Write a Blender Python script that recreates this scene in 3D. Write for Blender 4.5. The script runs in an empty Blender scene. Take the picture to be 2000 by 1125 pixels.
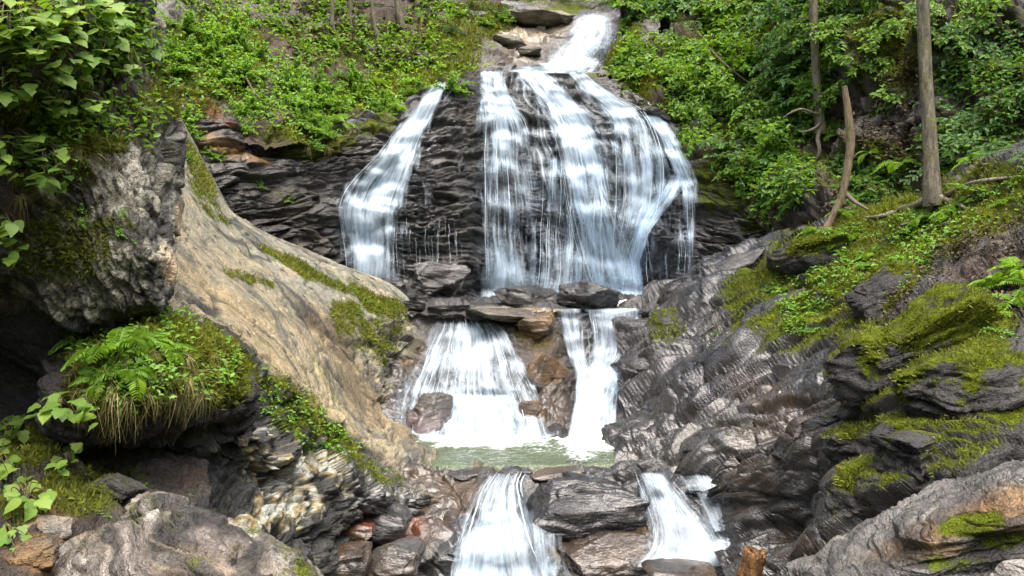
import bpy, math, random, time
import numpy as np
from mathutils import Vector, Matrix, Euler
from mathutils.bvhtree import BVHTree
T0 = time.time()
sc = bpy.context.scene
col = sc.collection
# ------------------------------------------------------------------ camera
F = 1881.0                                   # focal length in photograph pixels (2000 x 1125)
cam_d = bpy.data.cameras.new('camera'); cam = bpy.data.objects.new('camera', cam_d); col.objects.link(cam)
cam_d.sensor_width = 36.0; cam_d.lens = 36.0 * F / 2000.0
cam.location = (0, 0, 0); cam.rotation_euler = (math.radians(90), 0, 0)
cam_d.clip_start = 0.05; cam_d.clip_end = 500
sc.camera = cam
# ------------------------------------------------------------------ sky and sun
SUN_EL, SUN_AZ = math.radians(68), math.radians(165)   # azimuth from +Y towards +X: high, behind the camera and a little right
world = bpy.data.worlds.new('World'); sc.world = world; world.use_nodes = True
wn = world.node_tree; wn.nodes.clear()
sky = wn.nodes.new('ShaderNodeTexSky'); sky.sky_type = 'NISHITA'; sky.sun_disc = False
sky.sun_elevation = SUN_EL; sky.sun_rotation = SUN_AZ
sky.air_density = 1.0; sky.dust_density = 7.0; sky.ozone_density = 0.8
bg = wn.nodes.new('ShaderNodeBackground'); bg.inputs['Strength'].default_value = 0.15
wo = wn.nodes.new('ShaderNodeOutputWorld')
wn.links.new(sky.outputs[0], bg.inputs['Color']); wn.links.new(bg.outputs[0], wo.inputs['Surface'])
sun_d = bpy.data.lights.new('sun', 'SUN'); sun = bpy.data.objects.new('sun', sun_d); col.objects.link(sun)
sun_d.energy = 1.5; sun_d.angle = math.radians(58); sun_d.color = (1.0, 0.97, 0.91)
sdir = Vector((math.cos(SUN_EL) * math.sin(SUN_AZ), math.cos(SUN_EL) * math.cos(SUN_AZ), math.sin(SUN_EL)))
sun.rotation_euler = sdir.to_track_quat('Z', 'Y').to_euler()
sc.view_settings.view_transform = 'Standard'; sc.view_settings.look = 'None'
sc.view_settings.exposure = 1.76; sc.view_settings.gamma = 1.0
sc.render.engine = 'CYCLES'
sc.cycles.use_denoising = True
sc.cycles.max_bounces = 8; sc.cycles.diffuse_bounces = 4; sc.cycles.glossy_bounces = 3
sc.cycles.transmission_bounces = 4; sc.cycles.transparent_max_bounces = 24
sc.cycles.caustics_reflective = False; sc.cycles.caustics_refractive = False
sc.cycles.sample_clamp_indirect = 6.0
sc.render.film_transparent = False

# ------------------------------------------------------------------ noise
RNG = np.random.default_rng(7)
random.seed(11)
_perm = RNG.permutation(256).astype(np.int32)
_g = RNG.normal(size=(256, 3)).astype(np.float32); _g /= np.linalg.norm(_g, axis=1)[:, None]

def perlin(P):
    P = np.asarray(P, np.float32)
    fl = np.floor(P); f = P - fl; i = fl.astype(np.int32) & 255
    w = f * f * f * (f * (f * 6 - 15) + 10)
    j = (i + 1) & 255
    xs, ys, zs = (i[:, 0], j[:, 0]), (i[:, 1], j[:, 1]), (i[:, 2], j[:, 2])
    out = np.zeros(len(P), np.float32)
    for a in (0, 1):
        pa = _perm[xs[a]]; wa = w[:, 0] if a else 1 - w[:, 0]; fa = f[:, 0] - a
        for b in (0, 1):
            pb = _perm[(pa + ys[b]) & 255]; wb = wa * (w[:, 1] if b else 1 - w[:, 1]); fb = f[:, 1] - b
            for c in (0, 1):
                g = _g[_perm[(pb + zs[c]) & 255]]
                out += wb * (w[:, 2] if c else 1 - w[:, 2]) * (g[:, 0] * fa + g[:, 1] * fb + g[:, 2] * (f[:, 2] - c))
    return out * 1.5

def fbm(P, octaves=4, lac=2.03, gain=0.5):
    a, s, t = 1.0, 1.0, 0
    for k in range(octaves):
        t = t + a * perlin(P * s + 13.7 * k); s *= lac; a *= gain
    return t

def sstep(a, b, x):
    t = np.clip((x - a) / (b - a), 0, 1); return t * t * (3 - 2 * t)

def hash1(n):
    return np.modf(np.abs(np.sin(n * 12.9898) * 43758.5453))[0]

# ------------------------------------------------------------------ helpers
def pos(px, py, D):
    return np.array(((px - 1000.0) / F * D, D, -(py - 562.5) / F * D))

def pix(P):
    """photograph pixel at which world points stand (used only to lay out moss, stains and plants)"""
    return 1000 + P[..., 0] / P[..., 1] * F, 562.5 - P[..., 2] / P[..., 1] * F

def catmull(C, n):
    """Catmull-Rom through axis 0 of C, n samples"""
    C = np.asarray(C, float); m = len(C)
    t = np.linspace(0, m - 1, n); i = np.minimum(t.astype(int), m - 2); f = t - i
    f = f.reshape((-1,) + (1,) * (C.ndim - 1))
    E = np.concatenate([[2 * C[0] - C[1]], C, [2 * C[-1] - C[-2]]])
    p0, p1, p2, p3 = E[i], E[i + 1], E[i + 2], E[i + 3]
    return 0.5 * (2 * p1 + (p2 - p0) * f + (2 * p0 - 5 * p1 + 4 * p2 - p3) * f ** 2 + (3 * p1 - p0 - 3 * p2 + p3) * f ** 3)

def loft(rows, nu, nv):
    A = np.array([[pos(*c) for c in r] for r in rows])
    A = catmull(A, nv)
    return catmull(A.swapaxes(0, 1), nu).swapaxes(0, 1)      # (nv, nu, 3)

def gnormals(G):
    du = np.gradient(G, axis=1); dv = np.gradient(G, axis=0)
    n = np.cross(du, dv); n /= np.maximum(np.linalg.norm(n, axis=2, keepdims=True), 1e-9)
    return n

def face_cam(N, G):
    if (N * G).sum() > 0: N = -N
    return N

def bedframe(a, b=12):
    a, b = math.radians(a), math.radians(b)
    e1 = np.array((math.cos(a), 0, math.sin(a)))
    e3 = np.array((-math.sin(a) * math.cos(b), -math.sin(b), math.cos(a) * math.cos(b)))
    e2 = np.cross(e3, e1)
    return np.stack([e1, e2, e3])

def cells(q, seed=0):
    """nearest jittered cell: random value, offset from its centre, distance to the border"""
    q = np.asarray(q, np.float32); c0 = np.floor(q).astype(np.int32); n = len(q)
    best = np.full(n, 9e9, np.float32); sec = best.copy(); val = np.zeros(n, np.int32); off = np.zeros((n, 3), np.float32)
    jit = _jit
    for dx in (-1, 0, 1):
        for dy in (-1, 0, 1):
            for dz in (-1, 0, 1):
                c = c0 + np.array((dx, dy, dz), np.int32)
                k = _perm[(_perm[(_perm[(c[:, 0] + seed) & 255] + c[:, 1]) & 255] + c[:, 2]) & 255]
                d = q - (c + jit[k]); r = (d * d).sum(1)
                m = r < best
                sec = np.where(m, best, np.minimum(sec, r))
                best = np.where(m, r, best); val = np.where(m, k, val); off[m] = d[m]
    return val, off, np.sqrt(sec) - np.sqrt(best)
_jit = RNG.random((256, 3)).astype(np.float32) * .9 + .05
_rv = RNG.random(256).astype(np.float32) - .5
_tilt = (RNG.random((256, 3)).astype(np.float32) - .5)

def shards(q, sx, sz, seed):
    """broken plates: every cell is a tilted facet set at its own depth, open joint between cells"""
    v, o, e = cells(q * (sx, sx, sz), seed)
    return _rv[v] + 1.6 * (o * _tilt[v]).sum(1) - 0.35 * (1 - sstep(0, .10, e))

def strata(P, B, amp=1.0, lay=5.0, big=0.2, seed=0.0, saw=0.07, fine=1.0, coarse=1.0, el=1.0):
    """layered schist: returns displacement and bedding coordinates"""
    q = (P @ B.T).astype(np.float32) + seed
    q[:, 2] += 0.22 * perlin(P * 0.55 + seed) + 0.07 * perlin(P * 1.7 + 3 + seed) + .02 * perlin(P * 5)
    w = q + .10 * np.stack([perlin(P * 2.1 + 1), perlin(P * 2.1 + 50), .2 * perlin(P * 3 + 90)], 1)
    h = big * fbm(P * 0.75 + seed, 3)
    fine = fine * np.clip(.75 + 1.3 * fbm(P * .55 + 70 + seed, 2), .2, 1.5)
    h = h + amp * (0.12 * perlin(q * (.45, .45, 2.0)) + 0.05 * perlin(q * (1.2, 1.2, 6) + 5)
                   + 0.16 * coarse * shards(w, .8 / el, 2.6, 3) + 0.085 * shards(w, 1.9 / el, 7.0, 17) + 0.024 * fine * shards(w, 8.5 / el, 36.0, 41) + 0.05 * fine * shards(w, 4.5 / el, 17.0, 29) + 0.028 * fine * perlin(q * (6, 6, 26) + 2))
    f = q[:, 2] * lay + 1.6 * perlin(q * (.7, .7, .7) + 21)
    c = np.floor(f); fr = f - c
    jut = hash1(c) * 0.9 + 0.5 * perlin(np.stack([q[:, 0] * 1.1, q[:, 1] * 1.1, c * 3.7], 1))
    nxt = hash1(c - 1) * 0.9 + 0.5 * perlin(np.stack([q[:, 0] * 1.1, q[:, 1] * 1.1, (c - 1) * 3.7], 1))
    t = sstep(0.0, 0.16, fr)
    h = h + saw * amp * (nxt * (1 - t) + jut * t)
    return h.astype(np.float32), q

def mesh_from_grid(name, G, mat, attrs=None, vec=None, flip=False, smooth=True):
    nv, nu = G.shape[:2]
    idx = np.arange(nv * nu, dtype=np.int32).reshape(nv, nu)
    q = np.stack([idx[:-1, :-1], idx[:-1, 1:], idx[1:, 1:], idx[1:, :-1]], -1).reshape(-1, 4)
    if flip: q = q[:, ::-1]
    return mesh_np(name, G.reshape(-1, 3), q, mat, attrs, vec, smooth)

def mesh_np(name, V, Q, mat, attrs=None, vec=None, smooth=True):
    me = bpy.data.meshes.new(name)
    V = np.ascontiguousarray(V, np.float32); Q = np.ascontiguousarray(Q, np.int32); k = Q.shape[1]
    me.vertices.add(len(V)); me.vertices.foreach_set('co', V.ravel())
    me.loops.add(Q.size); me.loops.foreach_set('vertex_index', Q.ravel())
    me.polygons.add(len(Q)); me.polygons.foreach_set('loop_start', np.arange(len(Q), dtype=np.int32) * k)
    me.polygons.foreach_set('loop_total', np.full(len(Q), k, np.int32))
    me.polygons.foreach_set('use_smooth', np.full(len(Q), smooth, bool))
    for n_, a in (attrs or {}).items():
        at = me.attributes.new(n_, 'FLOAT', 'POINT'); at.data.foreach_set('value', np.ascontiguousarray(a, np.float32).ravel())
    for n_, a in (vec or {}).items():
        at = me.attributes.new(n_, 'FLOAT_VECTOR', 'POINT'); at.data.foreach_set('vector', np.ascontiguousarray(a, np.float32).ravel())
    me.update(calc_edges=True); me.validate()
    if mat: me.materials.append(mat)
    return me

def link(name, me, parent=None, **props):
    o = bpy.data.objects.new(name, me); col.objects.link(o)
    if parent: o.parent = parent
    for k, v in props.items(): o[k] = v
    return o

def bvh_grid(G, step=1):
    G = G[::step, ::step]; nv, nu = G.shape[:2]
    idx = np.arange(nv * nu).reshape(nv, nu)
    q = np.stack([idx[:-1, :-1], idx[:-1, 1:], idx[1:, 1:], idx[1:, :-1]], -1).reshape(-1, 4)
    return BVHTree.FromPolygons(G.reshape(-1, 3).tolist(), q.tolist())

O3 = Vector((0, 0, 0))
def cast(bvh, px, py):
    d = Vector(((px - 1000.0) / F, 1.0, -(py - 562.5) / F)).normalized()
    return bvh.ray_cast(O3, d)            # location, normal, index, distance

# ------------------------------------------------------------------ node helpers
def new_mat(name):
    m = bpy.data.materials.new(name); m.use_nodes = True
    nt = m.node_tree; nt.nodes.clear()
    out = nt.nodes.new('ShaderNodeOutputMaterial')
    return m, nt, out

def nd(nt, kind, **kw):
    n = nt.nodes.new(kind)
    for k, v in kw.items():
        if k.startswith('i_'):
            key = k[2:]; n.inputs[int(key) if key.isdigit() else key.replace('_', ' ')].default_value = v
        else: setattr(n, k, v)
    return n

def math_n(nt, op, a, b=None, clamp=False):
    n = nt.nodes.new('ShaderNodeMath'); n.operation = op; n.use_clamp = clamp
    for k, v in ((0, a), (1, b)):
        if v is None: continue
        if isinstance(v, (int, float)): n.inputs[k].default_value = v
        else: nt.links.new(v, n.inputs[k])
    return n.outputs[0]

def maprange(nt, x, a, b, c=0.0, d=1.0, smooth=True):
    n = nt.nodes.new('ShaderNodeMapRange'); n.interpolation_type = 'SMOOTHSTEP' if smooth else 'LINEAR'
    nt.links.new(x, n.inputs[0])
    for k, v in zip((1, 2, 3, 4), (a, b, c, d)): n.inputs[k].default_value = v
    return n.outputs[0]

def vmul(nt, v, s):
    n = nt.nodes.new('ShaderNodeVectorMath'); n.operation = 'MULTIPLY'; nt.links.new(v, n.inputs[0]); n.inputs[1].default_value = s
    return n.outputs[0]

def noise(nt, v, scale, detail=4.0, rough=0.55, dist=0.0):
    n = nt.nodes.new('ShaderNodeTexNoise'); n.inputs['Scale'].default_value = scale
    n.inputs['Detail'].default_value = detail; n.inputs['Roughness'].default_value = rough; n.inputs['Distortion'].default_value = dist
    if v is not None: nt.links.new(v, n.inputs['Vector'])
    return n.outputs[0]

def attr(nt, name):
    n = nt.nodes.new('ShaderNodeAttribute'); n.attribute_name = name; return n

def mixc(nt, fac, a, b, mode='MIX'):
    n = nt.nodes.new('ShaderNodeMix'); n.data_type = 'RGBA'; n.blend_type = mode
    for k, v in ((0, fac), (6, a), (7, b)):
        if isinstance(v, (int, float)): n.inputs[k].default_value = v
        elif isinstance(v, tuple): n.inputs[k].default_value = v if len(v) == 4 else v + (1,)
        else: nt.links.new(v, n.inputs[k])
    return n.outputs[2]

def combine_bump(nt, h, dist, strength=1.0, prev=None):
    b = nt.nodes.new('ShaderNodeBump'); b.inputs['Distance'].default_value = dist; b.inputs['Strength'].default_value = strength
    nt.links.new(h, b.inputs['Height'])
    if prev is not None: nt.links.new(prev, b.inputs['Normal'])
    return b.outputs[0]

# ------------------------------------------------------------------ rock material: colour, moss, lichen and wetness ride on the mesh as noise-shaped attributes
def rock_material(name, spec=0.5, fine=1.0):
    m, nt, out = new_mat(name)
    L = nt.links
    c = attr(nt, 'tint').outputs['Vector']; moss = attr(nt, 'moss').outputs['Fac']; wet = attr(nt, 'wet').outputs['Fac']
    bed = attr(nt, 'bed').outputs['Vector']
    tc = nt.nodes.new('ShaderNodeTexCoord').outputs['Object']
    s1 = noise(nt, vmul(nt, bed, (5, 5, 24)), 1.0, 4, 0.7)
    s2 = noise(nt, tc, 40.0, 3, 0.7)
    vo = nt.nodes.new('ShaderNodeTexVoronoi'); vo.inputs['Scale'].default_value = 1.0; L.new(vmul(nt, bed, (13, 13, 42)), vo.inputs['Vector'])
    vs = nt.nodes.new('ShaderNodeSeparateColor'); L.new(vo.outputs['Color'], vs.inputs[0]); s3 = vs.outputs[0]
    v = math_n(nt, 'ADD', math_n(nt, 'MULTIPLY', s1, 1.2), math_n(nt, 'MULTIPLY', s2, 1.0))
    v = math_n(nt, 'ADD', v, math_n(nt, 'MULTIPLY', s3, 0.22))
    v = maprange(nt, v, 0.75, 1.7, 0.4, 1.7, False)
    g = nt.nodes.new('ShaderNodeCombineColor'); [L.new(v, g.inputs[k]) for k in range(3)]
    base = mixc(nt, 1.0, c, g.outputs[0], 'MULTIPLY')
    # moss with its own mottling
    mn = noise(nt, tc, 9.0, 5, 0.7); mf = noise(nt, tc, 70.0, 2, 0.6)
    mcol = nt.nodes.new('ShaderNodeValToRGB'); cr = mcol.color_ramp
    cr.elements[0].position = 0.3; cr.elements[0].color = (0.026, 0.036, 0.006, 1)
    cr.elements[1].position = 0.72; cr.elements[1].color = (0.155, 0.18, 0.018, 1)
    e = cr.elements.new(0.5); e.color = (0.072, 0.092, 0.011, 1)
    L.new(math_n(nt, 'ADD', math_n(nt, 'MULTIPLY', mn, 0.7), math_n(nt, 'MULTIPLY', mf, 0.3)), mcol.inputs[0])
    mw = noise(nt, tc, 28.0, 4, 0.7)
    mm = math_n(nt, 'ADD', moss, math_n(nt, 'MULTIPLY', math_n(nt, 'SUBTRACT', mn, 0.5), 1.2))
    mm = math_n(nt, 'ADD', mm, math_n(nt, 'MULTIPLY', math_n(nt, 'SUBTRACT', mw, 0.5), 0.9))
    mm = maprange(nt, mm, 0.32, 0.72)
    base = mixc(nt, mm, base, mcol.outputs[0])
    # bump
    hb = math_n(nt, 'ADD', math_n(nt, 'MULTIPLY', s1, 1.0), math_n(nt, 'MULTIPLY', s3, 0.45))
    bs = maprange(nt, wet, 0.3, 0.95, 1.0, 0.30, False)
    n1 = combine_bump(nt, math_n(nt, 'MULTIPLY', hb, bs), 0.06 * fine)
    n2 = combine_bump(nt, math_n(nt, 'MULTIPLY', s2, bs), 0.022, 1.0, n1)
    n3 = combine_bump(nt, math_n(nt, 'MULTIPLY', mf, mm), 0.03, 1.0, n2)
    p = nt.nodes.new('ShaderNodeBsdfPrincipled')
    L.new(base, p.inputs['Base Color']); L.new(n3, p.inputs['Normal'])
    r = maprange(nt, math_n(nt, 'ADD', wet, math_n(nt, 'MULTIPLY', math_n(nt, 'SUBTRACT', s2, 0.5), 0.6)), 0.0, 1.0, 0.85, 0.10, False)
    r = math_n(nt, 'MAXIMUM', r, math_n(nt, 'MULTIPLY', mm, 0.9))
    L.new(r, p.inputs['Roughness'])
    sp = math_n(nt, 'MULTIPLY', math_n(nt, 'SUBTRACT', 1.0, mm), maprange(nt, wet, 0, 1, 0.25, spec, False))
    L.new(sp, p.inputs['Specular IOR Level'])
    L.new(p.outputs[0], out.inputs[0])
    return m

ROCK = rock_material('layered_schist', 0.65)

def blob(px, py, spec_list, N=0.0):
    """soft blobs in the photograph's frame -> 0..1 mask on the surface"""
    out = np.zeros_like(px)
    for s in spec_list:
        cx, cy, rx, ry, ang, st = s
        a = math.radians(ang); dx, dy = px - cx, py - cy
        u = (dx * math.cos(a) + dy * math.sin(a)) / rx; v = (-dx * math.sin(a) + dy * math.cos(a)) / ry
        r = np.sqrt(u * u + v * v)
        out = np.maximum(out, st * (1 - sstep(0.45, 1.25, r + 0.45 * N)))
    return out

SURF = {}
def surface(name, rows, nu, nv, bed=(0, 12), amp=1.0, big=0.2, lay=5.0, saw=0.07, seed=0.0, paint=None, skirt=(), fine=1.0, kind='structure', mod=None, ret=False, bedz=1.0, coarse=1.0, pscale=1.0, el=1.0):
    G = loft(rows, nu, nv)
    N = face_cam(gnormals(G), G)
    P = G.reshape(-1, 3)
    B = bedframe(*bed)
    h, q = strata((P * pscale).astype(np.float32), B, amp, lay, big, seed, saw, fine, coarse, el); h = h / pscale; q = q / pscale
    px, py = pix(P)
    if mod is not None: h = mod(h, P, px, py)
    H = h.reshape(nv, nu)
    # water bed: the same surface with the fine relief averaged out
    S = H.copy()
    for _ in range(5):
        S = (np.roll(S, 1, 0) + np.roll(S, -1, 0) + S * 2 + np.roll(S, 1, 1) + np.roll(S, -1, 1)) / 6
    sm = G + N * S[..., None]
    D = G + N * H[..., None]
    ND = face_cam(gnormals(D), D)
    P2 = D.reshape(-1, 3); N2 = ND.reshape(-1, 3)
    px, py = pix(P2)
    tint, moss, wet = paint(P2.astype(np.float32), N2, px, py, q, h)
    tint = np.clip(tint, 0.004, 0.9)
    ext = D
    at = {'moss': moss.reshape(nv, nu), 'wet': wet.reshape(nv, nu)}; ve = {'tint': tint.reshape(nv, nu, 3), 'bed': (q * (pscale, pscale, bedz * pscale)).reshape(nv, nu, 3)}
    # edges run back into the hill instead of ending as a sheet
    for side, off in skirt:
        ax = 0 if side in ('top', 'bottom') else 1
        first = side in ('top', 'left')
        def edge(A): return np.take(A, [0 if first else -1], axis=ax)
        lay_ = [edge(ext) + np.array(off) * f for f in (0.12, 0.4, 1.0)]
        seq = lay_[::-1] + [ext] if first else [ext] + lay_
        ext = np.concatenate(seq, axis=ax)
        for d in (at, ve):
            for k in d:
                e_ = edge(d[k]); d[k] = np.concatenate([e_] * 3 + [d[k]] if first else [d[k]] + [e_] * 3, axis=ax)
    me = mesh_from_grid(name, ext, ROCK, at, ve)
    SURF[name] = dict(G=G, D=D, sm=sm, N=ND, moss=moss)
    if ret: return me
    return link(name, me, kind=kind)

def lerp(a, b, t):
    t = np.asarray(t)[:, None]; return np.asarray(a) * (1 - t) + np.asarray(b) * t

DARK = np.array((0.016, 0.0155, 0.015)); DARK2 = np.array((0.044, 0.041, 0.036)); BROWN = np.array((0.060, 0.040, 0.023))
GREY = np.array((0.15, 0.142, 0.125)); PALE = np.array((0.36, 0.345, 0.30)); BUFF = np.array((0.34, 0.25, 0.145)); BUFF2 = np.array((0.25, 0.215, 0.155))
OCHRE = np.array((0.25, 0.14, 0.045)); RED = np.array((0.22, 0.06, 0.035)); DIRT = np.array((0.036, 0.024, 0.016))

def schist_tint(P, q, lo=DARK, hi=DARK2):
    t = np.clip(0.5 + 0.55 * perlin(q * (.6, .6, 3.5) + 4) + 0.4 * fbm(P * 0.9 + 8, 3), 0, 1)
    return lerp(lo, hi, t)
# ================================================================== THE SETTING: rock and hillsides
# --- main cliff behind the falls
def paint_cliff(P, N, px, py, q, h):
    n = fbm(P * 1.1 + 2, 4)
    c = schist_tint(P, q)
    br = np.clip(0.5 * fbm(P * 0.8 + 40, 3), 0, .6); c = lerp(c, BROWN * 0.8, br)
    red = blob(px, py, [(415, 212, 45, 22, 35, 1), (450, 240, 30, 10, 30, .7)], n); c = lerp(c, RED, red)
    oc = blob(px, py, [(440, 285, 60, 20, 20, .8), (500, 310, 40, 14, 10, .5)], n); c = lerp(c, OCHRE * .7, oc)
    moss = 0.62 * blob(px, py, [(620, 280, 120, 40, -10, 1), (360, 330, 40, 120, 0, .8), (740, 240, 60, 30, -30, 1), (880, 150, 60, 18, -25, 1), (1350, 262, 30, 40, 40, 1),
                                (1420, 350, 90, 80, 50, 1), (560, 385, 50, 20, 20, .7), (500, 350, 40, 15, 10, .6), (1500, 420, 60, 80, 30, .9), (1050, 120, 60, 14, 0, .5)], n) + 0.12 * n
    wet = np.clip(0.66 + 0.5 * fbm(P * 0.6 + 31, 2), 0.2, 1)
    return c, moss, wet

X = [300, 420, 540, 660, 790, 930, 1050, 1170, 1290, 1400, 1500, 1600]
def rowsx(ys, Ds, xs=X): return [(x, y, d) for x, y, d in zip(xs, ys, Ds)]
cliff_rows = [
    rowsx([210, 235, 262, 250, 200, 134, 136, 160, 212, 270, 320, 360], [17.3, 18.2, 19.2, 20.4, 21.8, 23.0, 23.5, 23.2, 22.5, 21.3, 20.0, 18.8]),
    rowsx([260, 275, 295, 285, 245, 190, 190, 212, 255, 310, 350, 385], [17.2, 18.0, 19.0, 20.1, 21.3, 22.3, 22.7, 22.4, 21.8, 20.8, 19.7, 18.6]),
    rowsx([315, 325, 335, 330, 305, 265, 265, 280, 312, 350, 385, 415], [17.1, 17.8, 18.8, 19.9, 20.9, 21.7, 22.0, 21.7, 21.2, 20.4, 19.4, 18.4]),
    rowsx([375, 380, 385, 380, 365, 345, 340, 352, 375, 405, 425, 450], [17.0, 17.7, 18.6, 19.6, 20.5, 21.2, 21.5, 21.2, 20.8, 20.1, 19.2, 18.3]),
    rowsx([440, 440, 440, 440, 430, 425, 420, 430, 445, 465, 475, 490], [16.9, 17.6, 18.5, 19.4, 20.3, 20.9, 21.2, 20.9, 20.5, 19.9, 19.1, 18.2]),
    rowsx([520] * 12, [16.8, 17.5, 18.5, 19.4, 20.3, 20.9, 21.1, 20.9, 20.5, 19.9, 19.1, 18.2]),
    rowsx([640] * 12, [16.7, 17.4, 18.4, 19.4, 20.3, 20.9, 21.1, 20.9, 20.5, 19.9, 19.1, 18.2]),
]
surface('waterfall_cliff', cliff_rows, 500, 265, bed=(-4, 8), amp=1.15, big=0.22, lay=4.5, saw=0.13, el=1.3, paint=paint_cliff,
        skirt=[('top', (0, 2.0, -0.25)), ('left', (-1, 2, 0)), ('right', (1, 2, 0))])

# --- bed of the stream above the lip and behind the upper fall
def paint_upper(P, N, px, py, q, h):
    n = fbm(P * 1.1 + 5, 4)
    c = lerp(schist_tint(P, q, DARK * 1.3, GREY), BUFF2 * .8, blob(px, py, [(1030, 60, 90, 40, -15, .9), (1000, 100, 60, 30, 0, .5)], n))
    moss = 0.7 * blob(px, py, [(1100, 22, 70, 18, -10, 1), (960, 90, 50, 40, 40, .9), (1230, 80, 35, 120, 0, 1), (1080, 0, 120, 14, 0, .8), (1195, 160, 30, 30, 0, 1)], n) + .1 * n
    return c, moss, np.clip(.7 + .4 * n, .2, 1)
XU = [900, 960, 1010, 1060, 1110, 1160, 1200, 1240, 1290]
upper_rows = [
    rowsx([150, 142, 140, 140, 140, 146, 165, 190, 225], [23.4] * 9, XU),
    rowsx([118, 125, 128, 129, 130, 131, 132, 130, 160], [25.2, 25.6, 25.8, 26, 26, 26, 25.6, 24.5, 23.4], XU),
    rowsx([80, 95, 108, 114, 118, 120, 112, 95, 110], [26.5, 27.0, 27.2, 27.3, 27.3, 27.2, 26.6, 25.5, 24.5], XU),
    rowsx([45, 62, 75, 80, 82, 82, 80, 50, 60], [28.5, 28.8, 29, 29, 28.8, 28.6, 28.2, 26.8, 25.6], XU),
    rowsx([8, 22, 32, 38, 45, 48, 45, 10, 10], [30.5, 30.8, 31, 30.8, 30.2, 29.8, 29.4, 28.0, 26.6], XU),
    rowsx([-30, -5, 8, 16, 22, 24, 24, -30, -40], [32.5, 33, 33, 32.8, 31.6, 31, 31, 29.4, 28], XU),
    rowsx([-60, -20, 0, 10, 16, 18, 16, -60, -90], [35, 36, 36, 36, 36, 36, 35, 31, 29.4], XU),
    rowsx([-200, -190, -180, -170, -170, -170, -170, -190, -220], [39, 40, 40, 40, 40, 40, 39, 35, 33], XU),
]
surface('upper_stream_bed', upper_rows, 200, 220, bed=(8, 14), amp=.55, big=0.1, lay=4, saw=0.12, seed=4, paint=paint_upper)

# --- left hillside
def paint_hill_l(P, N, px, py, q, h):
    n = fbm(P * 1.0 + 15, 4)
    c = lerp(DIRT * .7, DIRT * 1.7, np.clip(.5 + .6 * fbm(P * 3 + 3, 3), 0, 1))
    rk = blob(px, py, [(330, 40, 70, 90, 10, 1), (560, 30, 130, 35, 10, .5), (950, 110, 60, 40, -40, .9), (420, 215, 70, 50, 30, .9)], n)
    c = lerp(c, schist_tint(P, q, DARK2 * 1.4, GREY), rk)
    c = lerp(c, RED, .9 * blob(px, py, [(405, 205, 40, 18, 40, 1)], n))
    moss = .75 * blob(px, py, [(800, 170, 200, 60, -8, 1), (880, 90, 90, 60, 30, .9), (420, 120, 150, 140, 0, .9), (700, 90, 190, 60, 0, .75), (560, 60, 90, 30, 20, .7), (650, 260, 160, 50, -5, 1), (940, 40, 90, 50, 20, .9)], n) + .15 * n
    return c, moss, np.full(len(P), .25)
XL = [200, 300, 420, 540, 660, 780, 860, 925, 968, 1000]
hill_l = [
    rowsx([330, 300, 285, 300, 298, 250, 190, 142, 138, 134], [16.6, 17.1, 17.9, 18.9, 20.1, 21.5, 22.5, 23.2, 24.0, 25.0], XL),
    rowsx([250, 235, 235, 245, 240, 200, 160, 128, 118, 118], [17.2, 17.6, 18.5, 19.6, 20.8, 22.2, 23.2, 24.2, 25.6, 26.6], XL),
    rowsx([150, 150, 165, 180, 175, 145, 120, 100, 80, 78], [17.8, 18.2, 19.3, 20.6, 21.8, 23.4, 24.6, 26.0, 27.6, 28.8], XL),
    rowsx([40, 50, 85, 105, 105, 85, 68, 52, 38, 36], [18.6, 19.0, 20.4, 21.9, 23.2, 25.0, 26.6, 28.2, 29.8, 31.0], XL),
    rowsx([-80, -50, 0, 25, 30, 20, 10, 0, -6, 2], [19.6, 20.2, 22.0, 23.7, 25.2, 27.2, 29.0, 30.6, 32.2, 33.6], XL),
    rowsx([-260, -220, -140, -90, -70, -70, -70, -70, -70, -50], [21, 22, 24.5, 26.5, 28.5, 31, 33, 34.5, 36, 37.4], XL),
    rowsx([-700, -650, -560, -480, -420, -380, -340, -320, -320, -300], [24, 25, 28, 31, 34, 37, 39, 40, 41, 42], XL),
]
surface('left_hillside', hill_l, 220, 190, bed=(-8, 20), amp=.9, big=.28, lay=3, saw=.06, seed=9, paint=paint_hill_l, skirt=[('left', (-6, 6, 0))])

# --- right hillside with its rock wall
def paint_hill_r(P, N, px, py, q, h):
    n = fbm(P * 1.0 + 25, 4)
    c = lerp(DIRT * .8, DIRT * 1.8, np.clip(.5 + .6 * fbm(P * 3 + 3, 3), 0, 1))
    rk = blob(px, py, [(1730, 120, 150, 190, 10, 1), (1950, 80, 120, 140, 0, .8), (1560, 380, 70, 60, 0, .8), (1480, 300, 60, 50, 0, .4)], n)
    c = lerp(c, schist_tint(P, q, DARK * .8, GREY * .45), rk)
    moss = .72 * blob(px, py, [(1230, 150, 90, 80, 45, 1), (1420, 220, 150, 130, 40, .9), (1600, 330, 160, 50, 0, .7), (1900, 260, 140, 90, 0, .7), (1450, 60, 160, 90, 0, .8), (1740, 80, 140, 150, 0, .85), (1700, 330, 120, 90, 0, .9), (1950, 100, 120, 120, 0, .7)], n) + .3 * n
    return c, moss, np.full(len(P), .3)
XR = [1150, 1200, 1260, 1340, 1430, 1520, 1620, 1720, 1830, 1960, 2150]
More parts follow.
